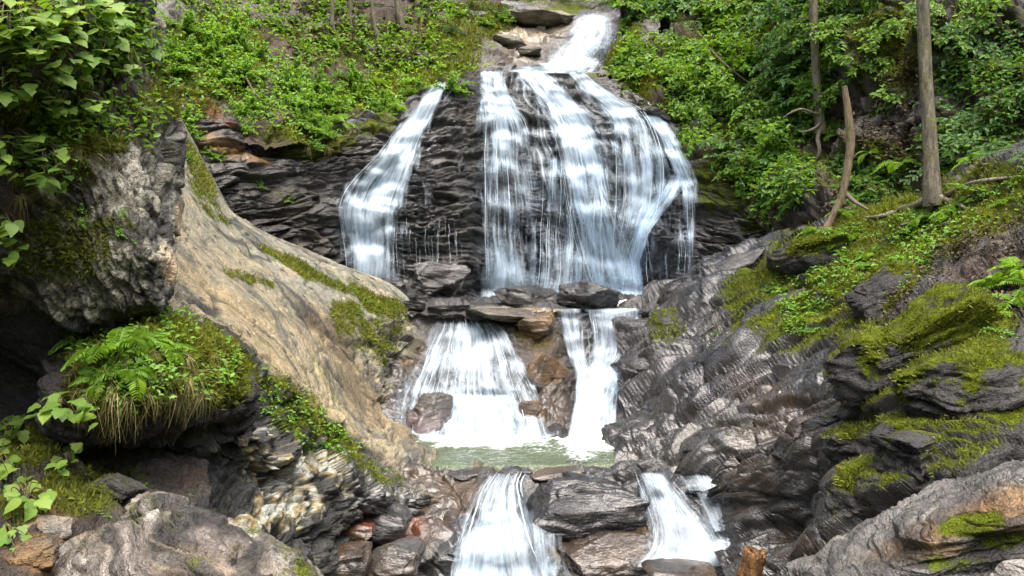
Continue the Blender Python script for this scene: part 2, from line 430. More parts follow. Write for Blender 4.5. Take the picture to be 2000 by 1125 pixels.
hill_r = [
    rowsx([152, 205, 245, 320, 390, 470, 520, 520, 500, 470, 400], [23.3, 22.9, 22.3, 21.2, 20.0, 18.6, 16.4, 15.2, 14.2, 13.2, 12.0], [1150, 1200, 1262] + XR[3:]),
    rowsx([132, 165, 200, 250, 310, 380, 440, 440, 420, 380, 330], [24.2, 23.5, 22.9, 21.9, 20.7, 19.2, 17.2, 16.2, 15.2, 14.2, 13.0], [1172, 1212, 1266] + XR[3:]),
    rowsx([95, 125, 150, 180, 225, 280, 320, 330, 320, 290, 260], [25.3, 24.5, 23.8, 22.8, 21.6, 20.2, 18.4, 17.4, 16.4, 15.4, 14.2], [1200, 1232, 1276] + XR[3:]),
    rowsx([55, 70, 85, 105, 140, 180, 210, 215, 210, 190, 180], [26.6, 26.0, 25.2, 24.1, 22.8, 21.2, 19.0, 17.9, 16.8, 15.9, 14.8], [1212, 1244, 1284] + XR[3:]),
    rowsx([0, 10, 20, 35, 60, 90, 100, 95, 95, 90, 90], [28.3, 27.6, 26.8, 25.7, 24.2, 22.2, 19.5, 18.2, 17.1, 16.3, 15.4], [1212, 1244, 1284] + XR[3:]),
    rowsx([-70, -60, -50, -40, -20, 0, -10, -20, -20, -20, -20], [30.2, 29.6, 28.6, 27.4, 25.6, 23.2, 20.0, 18.5, 17.4, 16.7, 16.0], [1210, 1244, 1284] + XR[3:]),
    rowsx([-240, -240, -220, -210, -190, -160, -150, -160, -160, -160, -160], [33, 32.4, 31.4, 30, 27.8, 25, 21, 19.2, 18.2, 17.6, 17], [1210, 1244, 1284] + XR[3:]),
    rowsx([-700] * 11, [38, 37, 36, 34, 32, 29, 25, 23, 22, 21, 20], XR),
]
surface('right_hillside', hill_r, 270, 220, bed=(76, 10), amp=1.5, big=.6, lay=3, saw=.08, seed=17, paint=paint_hill_r, skirt=[('right', (8, 2, 0))])

# --- rock step between the falls and the pool
LEDGE_Z, POOL_Z = -0.36, -2.06
def zy(z, D): return 562.5 - z / D * F
def paint_step(P, N, px, py, q, h):
    n = fbm(P * 1.3 + 55, 4)
    c = schist_tint(P, q, DARK, DARK2 * 1.25)
    c = lerp(c, BROWN * .9, blob(px, py, [(1060, 720, 60, 90, -30, .6), (810, 700, 30, 50, 0, .7), (1050, 800, 60, 40, 0, .8)], n))
    c = lerp(c, OCHRE * .8, blob(px, py, [(1075, 720, 40, 16, 50, .5), (1040, 655, 50, 14, 20, .5), (790, 690, 14, 30, 10, .8), (1040, 610, 90, 8, 0, .6)], n))
    c = lerp(c, BUFF2 * .8, blob(px, py, [(985, 610, 90, 10, 3, .8)], n))
    moss = .62 * blob(px, py, [(1290, 640, 60, 36, 0, 1), (1040, 655, 70, 26, 10, .7), (720, 640, 60, 70, 20, .9), (1130, 620, 40, 14, 0, .4)], n) + .1 * n
    return c, moss, np.clip(.78 + .4 * fbm(P * .8 + 3, 2), .35, 1)
XS = [600, 700, 780, 850, 900, 960, 1020, 1085, 1120, 1165, 1210, 1255, 1330, 1420]
Dlip = [15.2, 15.4, 15.6, 15.7, 15.6, 15.6, 15.8, 16.0, 16.2, 16.4, 16.2, 16.0, 16.0, 16.0]
step_rows = [
    [(x, zy(LEDGE_Z + .12, 22), 22) for x in XS],
    [(x, zy(LEDGE_Z, 18.5), 18.5) for x in XS],
    [(x, zy(LEDGE_Z, d + .2), d + .2) for x, d in zip(XS, Dlip)],
    rowsx([625, 625, 628, 630, 632, 632, 628, 625, 628, 630, 628, 622, 618, 612], Dlip, XS),
    rowsx([690, 690, 690, 690, 690, 692, 692, 700, 690, 690, 690, 690, 680, 670], [14.8, 15.0, 15.1, 15.05, 14.85, 14.85, 15.2, 15.4, 15.8, 15.95, 15.8, 15.4, 15.3, 15.2], XS),
    rowsx([750, 755, 755, 762, 765, 765, 760, 765, 740, 735, 740, 755, 745, 730], [14.3, 14.5, 14.5, 14.3, 14.1, 14.1, 14.5, 14.75, 15.3, 15.5, 15.2, 14.7, 14.5, 14.4], XS),
    rowsx([800, 800, 795, 782, 778, 778, 785, 810, 800, 790, 800, 815, 815, 800], [13.7, 13.8, 13.8, 14.0, 14.0, 14.0, 14.15, 14.1, 14.5, 14.6, 14.3, 13.7, 13.5, 13.4], XS),
    rowsx([865, 865, 862, 862, 862, 862, 862, 862, 860, 858, 862, 865, 870, 870], [12.9, 13.0, 13.1, 13.2, 13.2, 13.2, 13.2, 13.2, 13.4, 13.5, 13.2, 12.9, 12.8, 12.7], XS),
    [(x, zy(-2.55, 12.6), 12.6) for x in XS],
    [(x, zy(-2.55, 11.6), 11.6) for x in XS],
]
surface('rock_step', step_rows, 320, 300, bed=(4, 10), amp=.75, big=.13, lay=5, saw=.10, seed=23, paint=paint_step)

# --- lip of the pool and lower stream bed
def paint_low(P, N, px, py, q, h):
    n = fbm(P * 1.5 + 75, 4)
    c = schist_tint(P, q, DARK, DARK2 * 1.1)
    c = lerp(c, BROWN * 1.1, blob(px, py, [(1180, 1060, 150, 60, 0, .9), (760, 1050, 120, 60, 0, .8), (900, 960, 60, 40, 0, .7), (1450, 1000, 80, 60, 0, .5), (820, 930, 70, 20, 0, .6)], n))
    c = lerp(c, RED * .6, blob(px, py, [(670, 1035, 50, 22, 0, .9), (800, 1030, 22, 40, 30, .5)], n))
    c = lerp(c, OCHRE * .7, blob(px, py, [(1120, 1080, 60, 20, 0, .6), (730, 990, 40, 20, 0, .5)], n))
    return c, .05 * n + .0 * px, np.clip(.85 + .3 * fbm(P * .8 + 3, 2), .5, 1)
XB = [520, 640, 740, 840, 900, 960, 1020, 1080, 1160, 1240, 1300, 1360, 1440, 1540]
low_rows = [
    [(x, zy(-2.7, 12.6), 12.6) for x in XB],
    [(x, zy(-2.45, 11.7), 11.7) for x in XB],
    rowsx([905, 912, 918, 924, 928, 930, 930, 928, 924, 926, 928, 926, 914, 900], [11.2, 11.2, 11.1, 11.05, 11, 11, 11, 11.1, 11.15, 11.1, 11.05, 11, 11, 11], XB),
    rowsx([940, 942, 944, 944, 944, 944, 944, 942, 940, 942, 944, 944, 938, 930], [10.85, 10.85, 10.85, 10.8, 10.75, 10.7, 10.75, 10.75, 10.8, 10.8, 10.75, 10.7, 10.75, 10.8], XB),
    rowsx([985, 985, 980, 976, 972, 972, 980, 985, 985, 980, 972, 972, 975, 975], [10.5, 10.5, 10.55, 10.5, 10.4, 10.35, 10.5, 10.55, 10.55, 10.5, 10.4, 10.35, 10.4, 10.5], XB),
    rowsx([1035, 1035, 1030, 1025, 1020, 1020, 1025, 1030, 1030, 1025, 1020, 1020, 1022, 1025], [9.8, 9.9, 10.1, 10.1, 10.0, 9.95, 10.1, 10.3, 10.3, 10.2, 10.0, 9.95, 9.95, 10], XB),
    rowsx([1090, 1090, 1085, 1080, 1075, 1075, 1080, 1085, 1085, 1080, 1075, 1075, 1075, 1080], [9.3, 9.4, 9.7, 9.7, 9.65, 9.6, 9.7, 9.9, 9.9, 9.8, 9.7, 9.6, 9.55, 9.5], XB),
    rowsx([1150] * 14, [8.9, 9, 9.3, 9.4, 9.35, 9.3, 9.4, 9.5, 9.5, 9.4, 9.3, 9.2, 9.1, 9.0], XB),
    [(x, zy(-3.0, 7.5), 7.5) for x in XB],
    [(x, zy(-3.1, 5.0), 5.0) for x in XB],
]
surface('stream_bed', low_rows, 320, 210, bed=(6, 16), amp=.45, big=.12, lay=6, saw=.07, seed=31, paint=paint_low)

# --- right bank
def paint_bank(P, N, px, py, q, h):
    n = fbm(P * 1.3 + 95, 4)
    c = schist_tint(P, q, DARK * .9, DARK2 * .95)
    c = lerp(c, BROWN * .75, .7 * blob(px, py, [(1480, 760, 90, 40, 30, .8), (1550, 830, 120, 40, -10, .8), (1470, 930, 70, 60, 0, .7), (1560, 1080, 60, 50, 0, .7), (1400, 640, 40, 30, 0, .4)], n))
    c = lerp(c, DIRT, blob(px, py, [(1900, 540, 120, 60, -30, 1), (1700, 560, 60, 60, -40, .9), (1990, 600, 60, 60, 0, .9), (1930, 430, 120, 40, -20, .8), (1640, 600, 60, 60, -50, .6)], n))
    up = np.clip(N[:, 2], -1, 1)
    moss = blob(px, py, [(1600, 520, 170, 100, -25, 1.1), (1480, 540, 80, 40, -25, .9), (1560, 640, 110, 50, -25, .75), (1800, 430, 280, 100, -15, 1.1), (1690, 560, 200, 90, -30, 1.05), (1500, 580, 110, 70, -30, .9), (1760, 500, 120, 70, -20, .85), (1600, 630, 100, 50, -30, .6),
                         (1850, 680, 200, 90, -25, 1), (1880, 790, 200, 80, -20, 1), (1720, 800, 110, 70, -20, .8), (1680, 960, 80, 60, -15, .7), (1800, 900, 180, 50, -15, .75), (1950, 350, 100, 60, 0, 1),
                         (1700, 690, 70, 50, -40, .8), (1400, 650, 60, 50, 0, .35), (1300, 640, 50, 40, 0, .7), (1450, 840, 120, 30, 20, .3)], n)
    moss = moss * (0.42 + 0.5 * sstep(-.1, .5, up)) + .22 * n + .16 * fbm(P * 4 + 8, 2)
    wet = np.clip(.92 + .35 * fbm(P * .7 + 9, 2) - .4 * sstep(1650, 1900, px), .2, 1)
    return c, moss, wet
bank_rows = [
    [(1180, 606, 20), (1290, 600, 19.8), (1400, 560, 19.4), (1500, 530, 18.6), (1580, 500, 17.0), (1700, 470, 16), (1820, 440, 15), (1930, 400, 14), (2100, 330, 13)],
    [(1190, 604, 17.6), (1285, 578, 17.5), (1380, 532, 17.3), (1500, 482, 16.6), (1580, 452, 15.4), (1690, 428, 14.2), (1810, 398, 13.0), (1930, 350, 12.2), (2100, 270, 11.4)],
    [(1200, 625, 16.3), (1310, 605, 16.0), (1420, 570, 15.3), (1530, 530, 14.4), (1620, 495, 13.6), (1720, 475, 12.8), (1840, 445, 11.9), (1950, 410, 11.1), (2100, 350, 10.3)],
    [(1210, 690, 15.4), (1320, 665, 14.8), (1430, 635, 14.0), (1540, 600, 13.0), (1640, 560, 12.2), (1740, 530, 11.5), (1860, 500, 10.7), (1960, 475, 10.0), (2100, 430, 9.3)],
    [(1215, 770, 14.3), (1320, 735, 13.6), (1430, 700, 12.8), (1540, 665, 12.0), (1640, 630, 11.2), (1745, 590, 10.6), (1860, 560, 9.8), (1970, 530, 9.2), (2100, 500, 8.6)],
    [(1205, 850, 13.0), (1310, 805, 12.5), (1420, 765, 11.9), (1530, 735, 11.1), (1635, 710, 10.4), (1740, 660, 9.8), (1860, 620, 9.1), (1970, 590, 8.6), (2100, 560, 8.0)],
    [(1140, 905, 12.1), (1270, 872, 11.7), (1400, 835, 11.1), (1510, 810, 10.4), (1620, 790, 9.7), (1740, 735, 9.2), (1860, 690, 8.6), (1970, 660, 8.0), (2100, 640, 7.5)],
    [(1110, 930, 11.35), (1260, 915, 11.0), (1410, 890, 10.4), (1520, 875, 9.8), (1630, 850, 9.1), (1740, 805, 8.6), (1860, 765, 8.0), (1970, 735, 7.5), (2100, 715, 7.0)],
    [(1330, 985, 10.6), (1400, 960, 10.3), (1470, 945, 9.8), (1560, 930, 9.2), (1650, 905, 8.6), (1750, 870, 8.1), (1860, 835, 7.5), (1970, 805, 7.1), (2100, 790, 6.6)],
    [(1400, 1045, 10.0), (1450, 1020, 9.7), (1510, 1005, 9.3), (1590, 985, 8.7), (1670, 960, 8.1), (1760, 930, 7.6), (1860, 900, 7.1), (1970, 875, 6.7), (2100, 860, 6.3)],
    [(1420, 1110, 9.3), (1475, 1085, 9.1), (1535, 1065, 8.7), (1610, 1045, 8.1), (1690, 1020, 7.6), (1770, 990, 7.1), (1860, 960, 6.7), (1970, 940, 6.3), (2100, 930, 5.9)],
    [(1420, 1180, 8.6), (1490, 1150, 8.4), (1560, 1125, 8.0), (1640, 1100, 7.5), (1710, 1080, 7.1), (1790, 1060, 6.6), (1870, 1040, 6.2), (1970, 1020, 5.9), (2100, 1010, 5.5)],
    [(1400, 1420, 6.8), (1480, 1400, 6.7), (1560, 1380, 6.5), (1640, 1360, 6.2), (1720, 1340, 5.9), (1800, 1320, 5.6), (1900, 1300, 5.3), (2000, 1280, 5.0), (2150, 1260, 4.7)],
]
bank_rows = [r + [(r[-1][0] + 320, r[-1][1] - 60, r[-1][2] - .5)] for r in bank_rows]
surface('right_bank', bank_rows, 500, 440, bed=(22, -26), amp=1.05, big=.22, lay=5, saw=.22, seed=41, coarse=.85, fine=.65, el=1.6, paint=paint_bank, skirt=[('right', (4, 0, 1.5))])
# --- buff water-worn slab on the left with its lichened flank
def paint_slab(P, N, px, py, q, h):
    n = fbm(P * 1.4 + 115, 4); n2 = fbm(q * (.35, 1.2, 4.0) + 7, 4); n4 = fbm(q * (1.2, 3, 16) + 3, 3)
    c = lerp(BUFF, BUFF2, np.clip(.45 + .7 * n2 + .3 * n, 0, 1))
    c = lerp(c, np.array((.21, .195, .09)), .7 * sstep(.05, .5, fbm(P * 1.1 + 71, 3)))
    far = sstep(-150, 60, (px - 350) * .78 - (py - 400)); c = lerp(c, np.array((.20, .185, .15)), np.clip(far * .9 + .4 * n2, 0, .95))
    c = lerp(c, BROWN * 1.5, .75 * blob(px, py, [(640, 650, 80, 36, 50, 1), (700, 760, 90, 40, 48, .95), (600, 600, 60, 16, 30, .8), (520, 610, 60, 12, 20, .7), (800, 850, 60, 20, 40, .6)], n))
    streak = sstep(.22, .6, n2 + .3 * n); c = lerp(c, DARK2 * 1.6, .6 * streak)
    c = lerp(c, BROWN * 1.2, .55 * sstep(.25, .6, n4 + .2 * n)); c = lerp(c, BUFF * 1.15, .5 * sstep(.25, .6, -n4 + .3 * n2))
    v_, o_, e_ = cells(P * (4.5, 4.5, 7), 5); pit = sstep(.30, .12, np.linalg.norm(o_, axis=1)) * (_rv[v_] > .22); c = lerp(c, DARK * 1.5, .8 * pit)
    ck = np.abs(perlin((q * (.22, .5, 1.5)).astype(np.float32) + 3)); c = lerp(c, DARK * 1.4, .8 * sstep(.035, .008, ck)); ck2 = np.abs(perlin((q * (.5, 1, 3.4)).astype(np.float32) + 9)); c = lerp(c, DARK2 * 1.2, .6 * sstep(.03, .005, ck2))
    c = lerp(c, DARK2 * 1.1, sstep(335, 285, px) * sstep(420, 560, py))
    # near flank: dark schist with flakes of ochre and white lichen
    fl = sstep(-30, 30, (py - 640) - (px - 420) * .80 + 25 * n) * sstep(300, 360, px)
    d = schist_tint(P, q, DARK, DARK2 * 1.2)
    lic = blob(px, py, [(560, 960, 90, 70, 30, 1), (480, 900, 60, 60, 30, .7), (620, 900, 70, 60, 0, .9), (520, 1010, 60, 60, 0, 1), (700, 940, 40, 40, 0, .5)], n)
    cell = np.clip(lic * .9 + .75 * fbm(P * 6 + 50, 4) - .42, 0, 1)
    d = lerp(d, np.array((.26, .19, .085)), sstep(.12, .3, cell)); d = lerp(d, PALE * 1.05, sstep(.38, .5, cell + .45 * fbm(P * 11 + 9, 3)))
    wl = sstep(.42, .55, fbm(P * 5 + 60, 3)) * blob(px, py, [(560, 860, 180, 120, 30, 1)], n); d = lerp(d, PALE * .9, .8 * wl)
    c = lerp(c, d, fl)
    tip = blob(px, py, [(840, 930, 90, 50, 20, 1), (760, 970, 90, 60, 20, 1)], n); c = lerp(c, schist_tint(P, q, DARK * 1.3, GREY * .8), .8 * tip)
    c = c * np.array((.80, .86, .84))
    moss = blob(px, py, [(620, 540, 150, 14, 27, 1), (720, 590, 60, 24, 40, 1), (680, 610, 50, 50, 40, .9), (740, 660, 70, 60, 0, .8), (490, 545, 70, 12, 15, .95), (390, 340, 30, 90, -20, .9), (420, 420, 60, 14, 35, .7), (760, 600, 40, 30, 30, 1),
                         (560, 790, 110, 55, 38, 1), (450, 730, 80, 50, 40, 1), (660, 860, 90, 30, 40, .9), (740, 920, 60, 24, 30, .7), (400, 690, 60, 60, 0, 1), (420, 800, 50, 40, 0, .7), (340, 650, 40, 30, 0, 1), (600, 850, 60, 30, 30, .7)], n)
    moss = moss * (.60 + .15 * N[:, 2]) + .14 * n + .26 * fbm(P * 4.5 + 19, 3)
    wet = np.clip(.12 + .75 * tip + .35 * fl, 0, 1)
    return c, moss, wet
def mod_slab(h, P, px, py):
    fl = sstep(-40, 30, (py - 650) - (px - 420) * .80) * sstep(280, 360, px)
    fl = np.maximum(fl, sstep(690, 780, px) * sstep(560, 640, py) * .9)
    qb = (P @ bedframe(-38, 10).T).astype(np.float32) * 1.45 / 1.45 + 53 / 1.45
    cr = sstep(.05, .0, np.abs(perlin(qb * (.22, .5, 1.5) + 3))) * .05 + sstep(.04, .0, np.abs(perlin(qb * (.5, 1, 3.4) + 9))) * .025
    h = h - cr * (1 - fl)
    return h * (.20 + 1.25 * fl) - .8 * cr * (1 - fl) + .05 * (1 - fl) * perlin((P @ bedframe(-38, 10).T * (.4, .8, 2.2)).astype(np.float32))
slab_rows = [
    [(240, 60, 14.2), (300, 150, 14.3), (350, 235, 14.4), (425, 375, 14.8), (500, 445, 15.2), (600, 490, 15.7), (700, 530, 16.2), (770, 560, 16.6), (815, 590, 16.8)],
    [(240, 110, 13.3), (300, 190, 13.4), (352, 268, 13.6), (427, 395, 14.0), (500, 455, 14.4), (598, 502, 14.9), (698, 543, 15.4), (772, 580, 15.8), (822, 625, 16.0)],
    [(240, 220, 12.0), (300, 290, 12.1), (355, 360, 12.4), (430, 440, 12.9), (505, 490, 13.4), (600, 540, 14.0), (690, 585, 14.6), (755, 635, 15.0), (800, 680, 15.2)],
    [(240, 360, 10.5), (300, 410, 10.7), (360, 460, 11.0), (440, 515, 11.5), (520, 560, 12.1), (600, 610, 12.8), (665, 660, 13.5), (720, 710, 14.0), (765, 750, 14.3)],
    [(240, 500, 8.8), (300, 520, 9.0), (360, 550, 9.4), (450, 600, 10.0), (530, 650, 10.6), (600, 700, 11.3), (660, 750, 12.0), (715, 795, 12.7), (760, 830, 13.1)],
    [(240, 600, 7.2), (300, 605, 7.4), (355, 615, 7.8), (450, 670, 8.5), (535, 730, 9.2), (610, 790, 10.0), (680, 845, 10.8), (760, 885, 11.5), (880, 905, 12.0)],
    [(240, 660, 6.6), (300, 655, 6.8), (360, 665, 7.2), (440, 720, 7.8), (520, 785, 8.5), (600, 850, 9.2), (690, 905, 10.0), (790, 935, 10.8), (920, 935, 11.2)],
    [(240, 770, 6.5), (310, 775, 6.7), (370, 790, 7.0), (440, 825, 7.5), (515, 870, 8.0), (600, 920, 8.7), (690, 960, 9.5), (790, 970, 10.3), (900, 965, 10.8)],
    [(240, 860, 6.9), (310, 865, 7.1), (370, 875, 7.3), (435, 900, 7.6), (510, 940, 7.9), (600, 985, 8.5), (690, 1000, 9.4), (780, 1005, 10.2), (880, 1000, 10.6)],
    [(240, 980, 6.7), (310, 985, 6.8), (380, 1000, 6.9), (450, 1020, 7.1), (520, 1045, 7.4), (590, 1060, 8.0), (670, 1045, 9.3), (770, 1040, 10.1), (870, 1035, 10.4)],
    [(240, 1200, 6.2), (310, 1200, 6.2), (400, 1200, 6.3), (480, 1200, 6.5), (540, 1180, 7.0), (590, 1140, 7.8), (680, 1100, 9.2), (770, 1090, 10.0), (860, 1090, 10.3)],
]
slab_rows = [[(r[0][0] - 260, r[0][1] - 150, r[0][2] - .2)] + r for r in slab_rows]
surface('buff_rock_slab', slab_rows, 390, 410, bed=(-38, 10), amp=1.0, big=.16, lay=5, pscale=1.45, saw=.09, seed=53, paint=paint_slab, mod=mod_slab,
        skirt=[('top', (.3, 1.5, -1.2)), ('right', (0.6, 1.2, -.5))])

# --- left cliff: tall lichened face close to the camera
def paint_lcliff(P, N, px, py, q, h):
    n = fbm(P * 1.8 + 135, 4); n3 = fbm(P * 5 + 77, 4)
    c = schist_tint(P, q, DARK * 1.6, DARK2 * 1.6)
    lic = blob(px, py, [(270, 340, 110, 110, 20, .9), (310, 260, 40, 90, 0, .9), (220, 310, 90, 50, 0, .9), (320, 490, 50, 50, 30, 1.1), (100, 420, 70, 80, 0, .6), (200, 540, 150, 60, -10, .7), (60, 560, 60, 60, 0, .6), (150, 480, 150, 110, 0, .55), (330, 60, 30, 80, 0, .8), (120, 590, 160, 40, 0, .6), (340, 400, 16, 120, 0, .9)], n)
    n5 = fbm(P * 14 + 7, 3); t = np.clip(lic * .8 + .7 * n3 + .5 * n5 - .12, 0, 1); c = lerp(c, DARK * .8, .4 * sstep(.25, .5, fbm(P * 9 + 41, 3)))
    c = lerp(c, np.array((.135, .13, .10)), sstep(.02, .35, t)); c = lerp(c, PALE * .85, .8 * sstep(.5, .8, t))
    c = lerp(c, BUFF * 1.2, .7 * blob(px, py, [(335, 520, 26, 60, -30, 1), (352, 440, 10, 60, 0, .8), (330, 120, 25, 60, 0, .6)], n))
    c = lerp(c, DIRT * 1.3, .8 * blob(px, py, [(200, 170, 140, 40, 0, 1), (60, 180, 90, 40, 0, 1), (240, 230, 90, 50, 0, .9), (30, 400, 50, 60, 0, .7)], n))
    moss = .66 * blob(px, py, [(110, 230, 130, 60, 0, 1), (170, 280, 120, 40, 0, .9), (60, 60, 120, 90, 0, 1), (330, 180, 24, 90, -15, 1), (250, 60, 80, 90, 0, .8), (150, 340, 60, 50, 0, .7), (60, 330, 60, 70, 0, .8), (240, 440, 90, 20, 10, .6), (120, 480, 180, 130, 0, .72), (300, 200, 60, 120, 0, .7), (130, 640, 120, 60, 0, .6), (60, 500, 50, 60, 0, .5)], n) + .22 * n
    return c, moss, np.full(len(P), .18)
lcliff_rows = [
    [(-160, -260, 4.6), (-60, -260, 4.9), (60, -260, 5.4), (160, -260, 5.9), (250, -240, 6.5), (286, -240, 7.0), (306, -240, 7.6)],
    [(-160, -100, 4.5), (-60, -100, 4.8), (60, -100, 5.3), (160, -90, 5.8), (240, -80, 6.3), (276, -80, 6.8), (294, -80, 7.4)],
    [(-160, 30, 4.6), (-60, 30, 4.9), (60, 30, 5.4), (160, 40, 5.8), (240, 40, 6.2), (276, 40, 6.6), (292, 40, 7.2)],
    [(-160, 130, 4.9), (-60, 130, 5.2), (60, 130, 5.6), (160, 130, 6.0), (250, 130, 6.3), (298, 130, 6.6), (314, 130, 7.2)],
    [(-160, 220, 5.1), (-60, 220, 5.4), (60, 220, 5.8), (160, 215, 6.0), (260, 215, 6.2), (314, 210, 6.5), (332, 210, 7.1)],
    [(-160, 300, 5.1), (-60, 300, 5.4), (60, 300, 5.7), (160, 300, 5.9), (260, 300, 6.1), (316, 300, 6.4), (334, 300, 7.0)],
    [(-160, 400, 5.1), (-60, 400, 5.4), (60, 400, 5.7), (160, 400, 5.9), (260, 400, 6.0), (318, 400, 6.3), (336, 400, 6.9)],
    [(-160, 490, 5.2), (-60, 490, 5.5), (60, 490, 5.8), (160, 490, 5.9), (260, 490, 5.9), (318, 490, 6.1), (338, 490, 6.8)],
    [(-160, 560, 5.4), (-60, 560, 5.7), (60, 560, 6.0), (160, 560, 6.0), (250, 560, 6.0), (306, 560, 6.1), (332, 560, 6.8)],
    [(-160, 610, 6.0), (-60, 610, 6.2), (40, 605, 6.2), (130, 610, 6.1), (230, 605, 6.1), (286, 595, 6.2), (316, 590, 6.9)],
    [(-160, 670, 7.4), (-60, 670, 7.4), (40, 660, 7.2), (130, 650, 6.7), (230, 630, 6.7), (286, 615, 6.9), (316, 612, 7.3)],
    [(-160, 760, 8.4), (-60, 760, 8.4), (40, 760, 8.2), (130, 740, 7.6), (230, 700, 7.4), (286, 680, 7.5), (326, 660, 7.6)],
    [(-160, 900, 8.4), (-60, 900, 8.4), (40, 900, 8.2), (130, 900, 7.8), (230, 880, 7.6), (286, 860, 7.6), (326, 800, 7.6)],
]
lcliff_rows = [[(-900, r[0][1], r[0][2] - 1.5), (-460, r[0][1], r[0][2] - .7)] + r for r in lcliff_rows]
surface('left_cliff', lcliff_rows, 300, 340, bed=(-72, 10), amp=.75, big=.16, lay=3, pscale=1.8, saw=.05, seed=61, bedz=.35, paint=paint_lcliff, skirt=[('right', (-2.2, 4.0, 0)), ('left', (-4, -1, 0))])

# --- mossy ledge under the left cliff
def paint_ledge(P, N, px, py, q, h):
    n = fbm(P * 2.2 + 155, 4)
    c = schist_tint(P, q, DARK * .8, DARK2); c = lerp(c, DIRT * 1.4, .7 * blob(px, py, [(280, 760, 130, 60, 0, 1), (200, 740, 100, 100, 0, .8)], n))
    c = lerp(c, GREY * .5, .5 * blob(px, py, [(420, 650, 60, 14, 30, 1), (330, 640, 80, 10, 0, .6)], n))
    moss = .8 * blob(px, py, [(270, 760, 190, 70, 0, .8), (300, 640, 150, 40, 8, 1), (400, 700, 90, 80, 20, 1.1), (450, 740, 60, 80, 20, 1), (160, 680, 60, 60, 0, .9), (250, 720, 150, 60, 0, .7), (230, 800, 160, 40, 0, .5)], n) + .15 * n
    return c, moss, np.full(len(P), .15)
ledge_rows = [
    [(90, 660, 7.3), (150, 635, 7.2), (220, 620, 7.2), (300, 612, 7.3), (370, 615, 7.6), (430, 640, 8.0), (470, 690, 8.2)],
    [(85, 680, 6.5), (145, 655, 6.4), (220, 640, 6.3), (300, 632, 6.4), (375, 640, 6.7), (440, 670, 7.2), (490, 720, 7.7)],
    [(85, 730, 6.0), (145, 710, 5.8), (220, 700, 5.7), (300, 700, 5.8), (375, 710, 6.2), (440, 730, 6.8), (490, 770, 7.4)],
    [(90, 790, 5.9), (145, 780, 5.7), (220, 775, 5.6), (300, 775, 5.7), (375, 770, 6.2), (435, 775, 6.8), (485, 810, 7.4)],
    [(95, 840, 6.1), (150, 830, 5.9), (220, 825, 5.8), (300, 820, 6.0), (370, 805, 6.5), (430, 805, 7.0), (480, 830, 7.6)],
    [(100, 870, 6.9), (160, 860, 6.8), (225, 850, 6.8), (300, 840, 7.0), (370, 820, 7.2), (430, 815, 7.6), (480, 840, 8.0)],
]
surface('mossy_rock_ledge', ledge_rows, 200, 170, bed=(-30, 14), amp=.7, big=.2, lay=5, pscale=1.8, saw=.05, seed=71, paint=paint_ledge)

# --- lower left bank of earth and stones
def paint_lbank(P, N, px, py, q, h):
    n = fbm(P * 2.2 + 175, 4)
    c = lerp(DIRT * .9, schist_tint(P, q, DARK, DARK2 * 1.4), np.clip(.5 + n, 0, 1)); c = lerp(c, OCHRE, .6 * blob(px, py, [(80, 1080, 60, 40, 0, .9), (100, 1010, 50, 20, 0, .6)], n))
    moss = .75 * blob(px, py, [(60, 870, 90, 50, -20, 1), (150, 960, 130, 60, 0, .8), (40, 980, 80, 80, 0, .7), (250, 930, 90, 60, 20, .5)], n) + .15 * n
    return c, moss, np.full(len(P), .2)
lbank_rows = [
    [(-120, 850, 8.4), (0, 850, 8.3), (100, 850, 8.0), (200, 860, 7.6), (300, 880, 7.4), (400, 900, 7.4)],
    [(-120, 850, 6.8), (0, 845, 6.8), (100, 850, 6.6), (200, 880, 6.6), (300, 910, 6.6), (400, 930, 6.8)],
    [(-120, 900, 5.9), (0, 890, 5.8), (100, 890, 5.8), (200, 920, 6.0), (300, 950, 6.2), (400, 975, 6.4)],
    [(-120, 970, 5.1), (0, 965, 5.1), (100, 970, 5.2), (200, 980, 5.5), (300, 1000, 5.7), (400, 1020, 6.0)],
    [(-120, 1060, 4.5), (0, 1060, 4.5), (100, 1065, 4.6), (200, 1070, 4.9), (300, 1080, 5.2), (400, 1090, 5.6)],
    [(-120, 1180, 3.9), (0, 1180, 3.9), (100, 1180, 4.0), (200, 1190, 4.3), (300, 1200, 4.6), (400, 1220, 5.0)],
    [(-200, 1600, 2.9), (0, 1600, 2.9), (100, 1600, 3.0), (200, 1600, 3.2), (300, 1600, 3.5), (400, 1600, 3.8)],
]
surface('left_bank', lbank_rows, 200, 200, bed=(-25, 14), amp=.8, big=.22, lay=5, pscale=1.8, saw=.06, seed=81, paint=paint_lbank, skirt=[('left', (-4, -1, 1))])

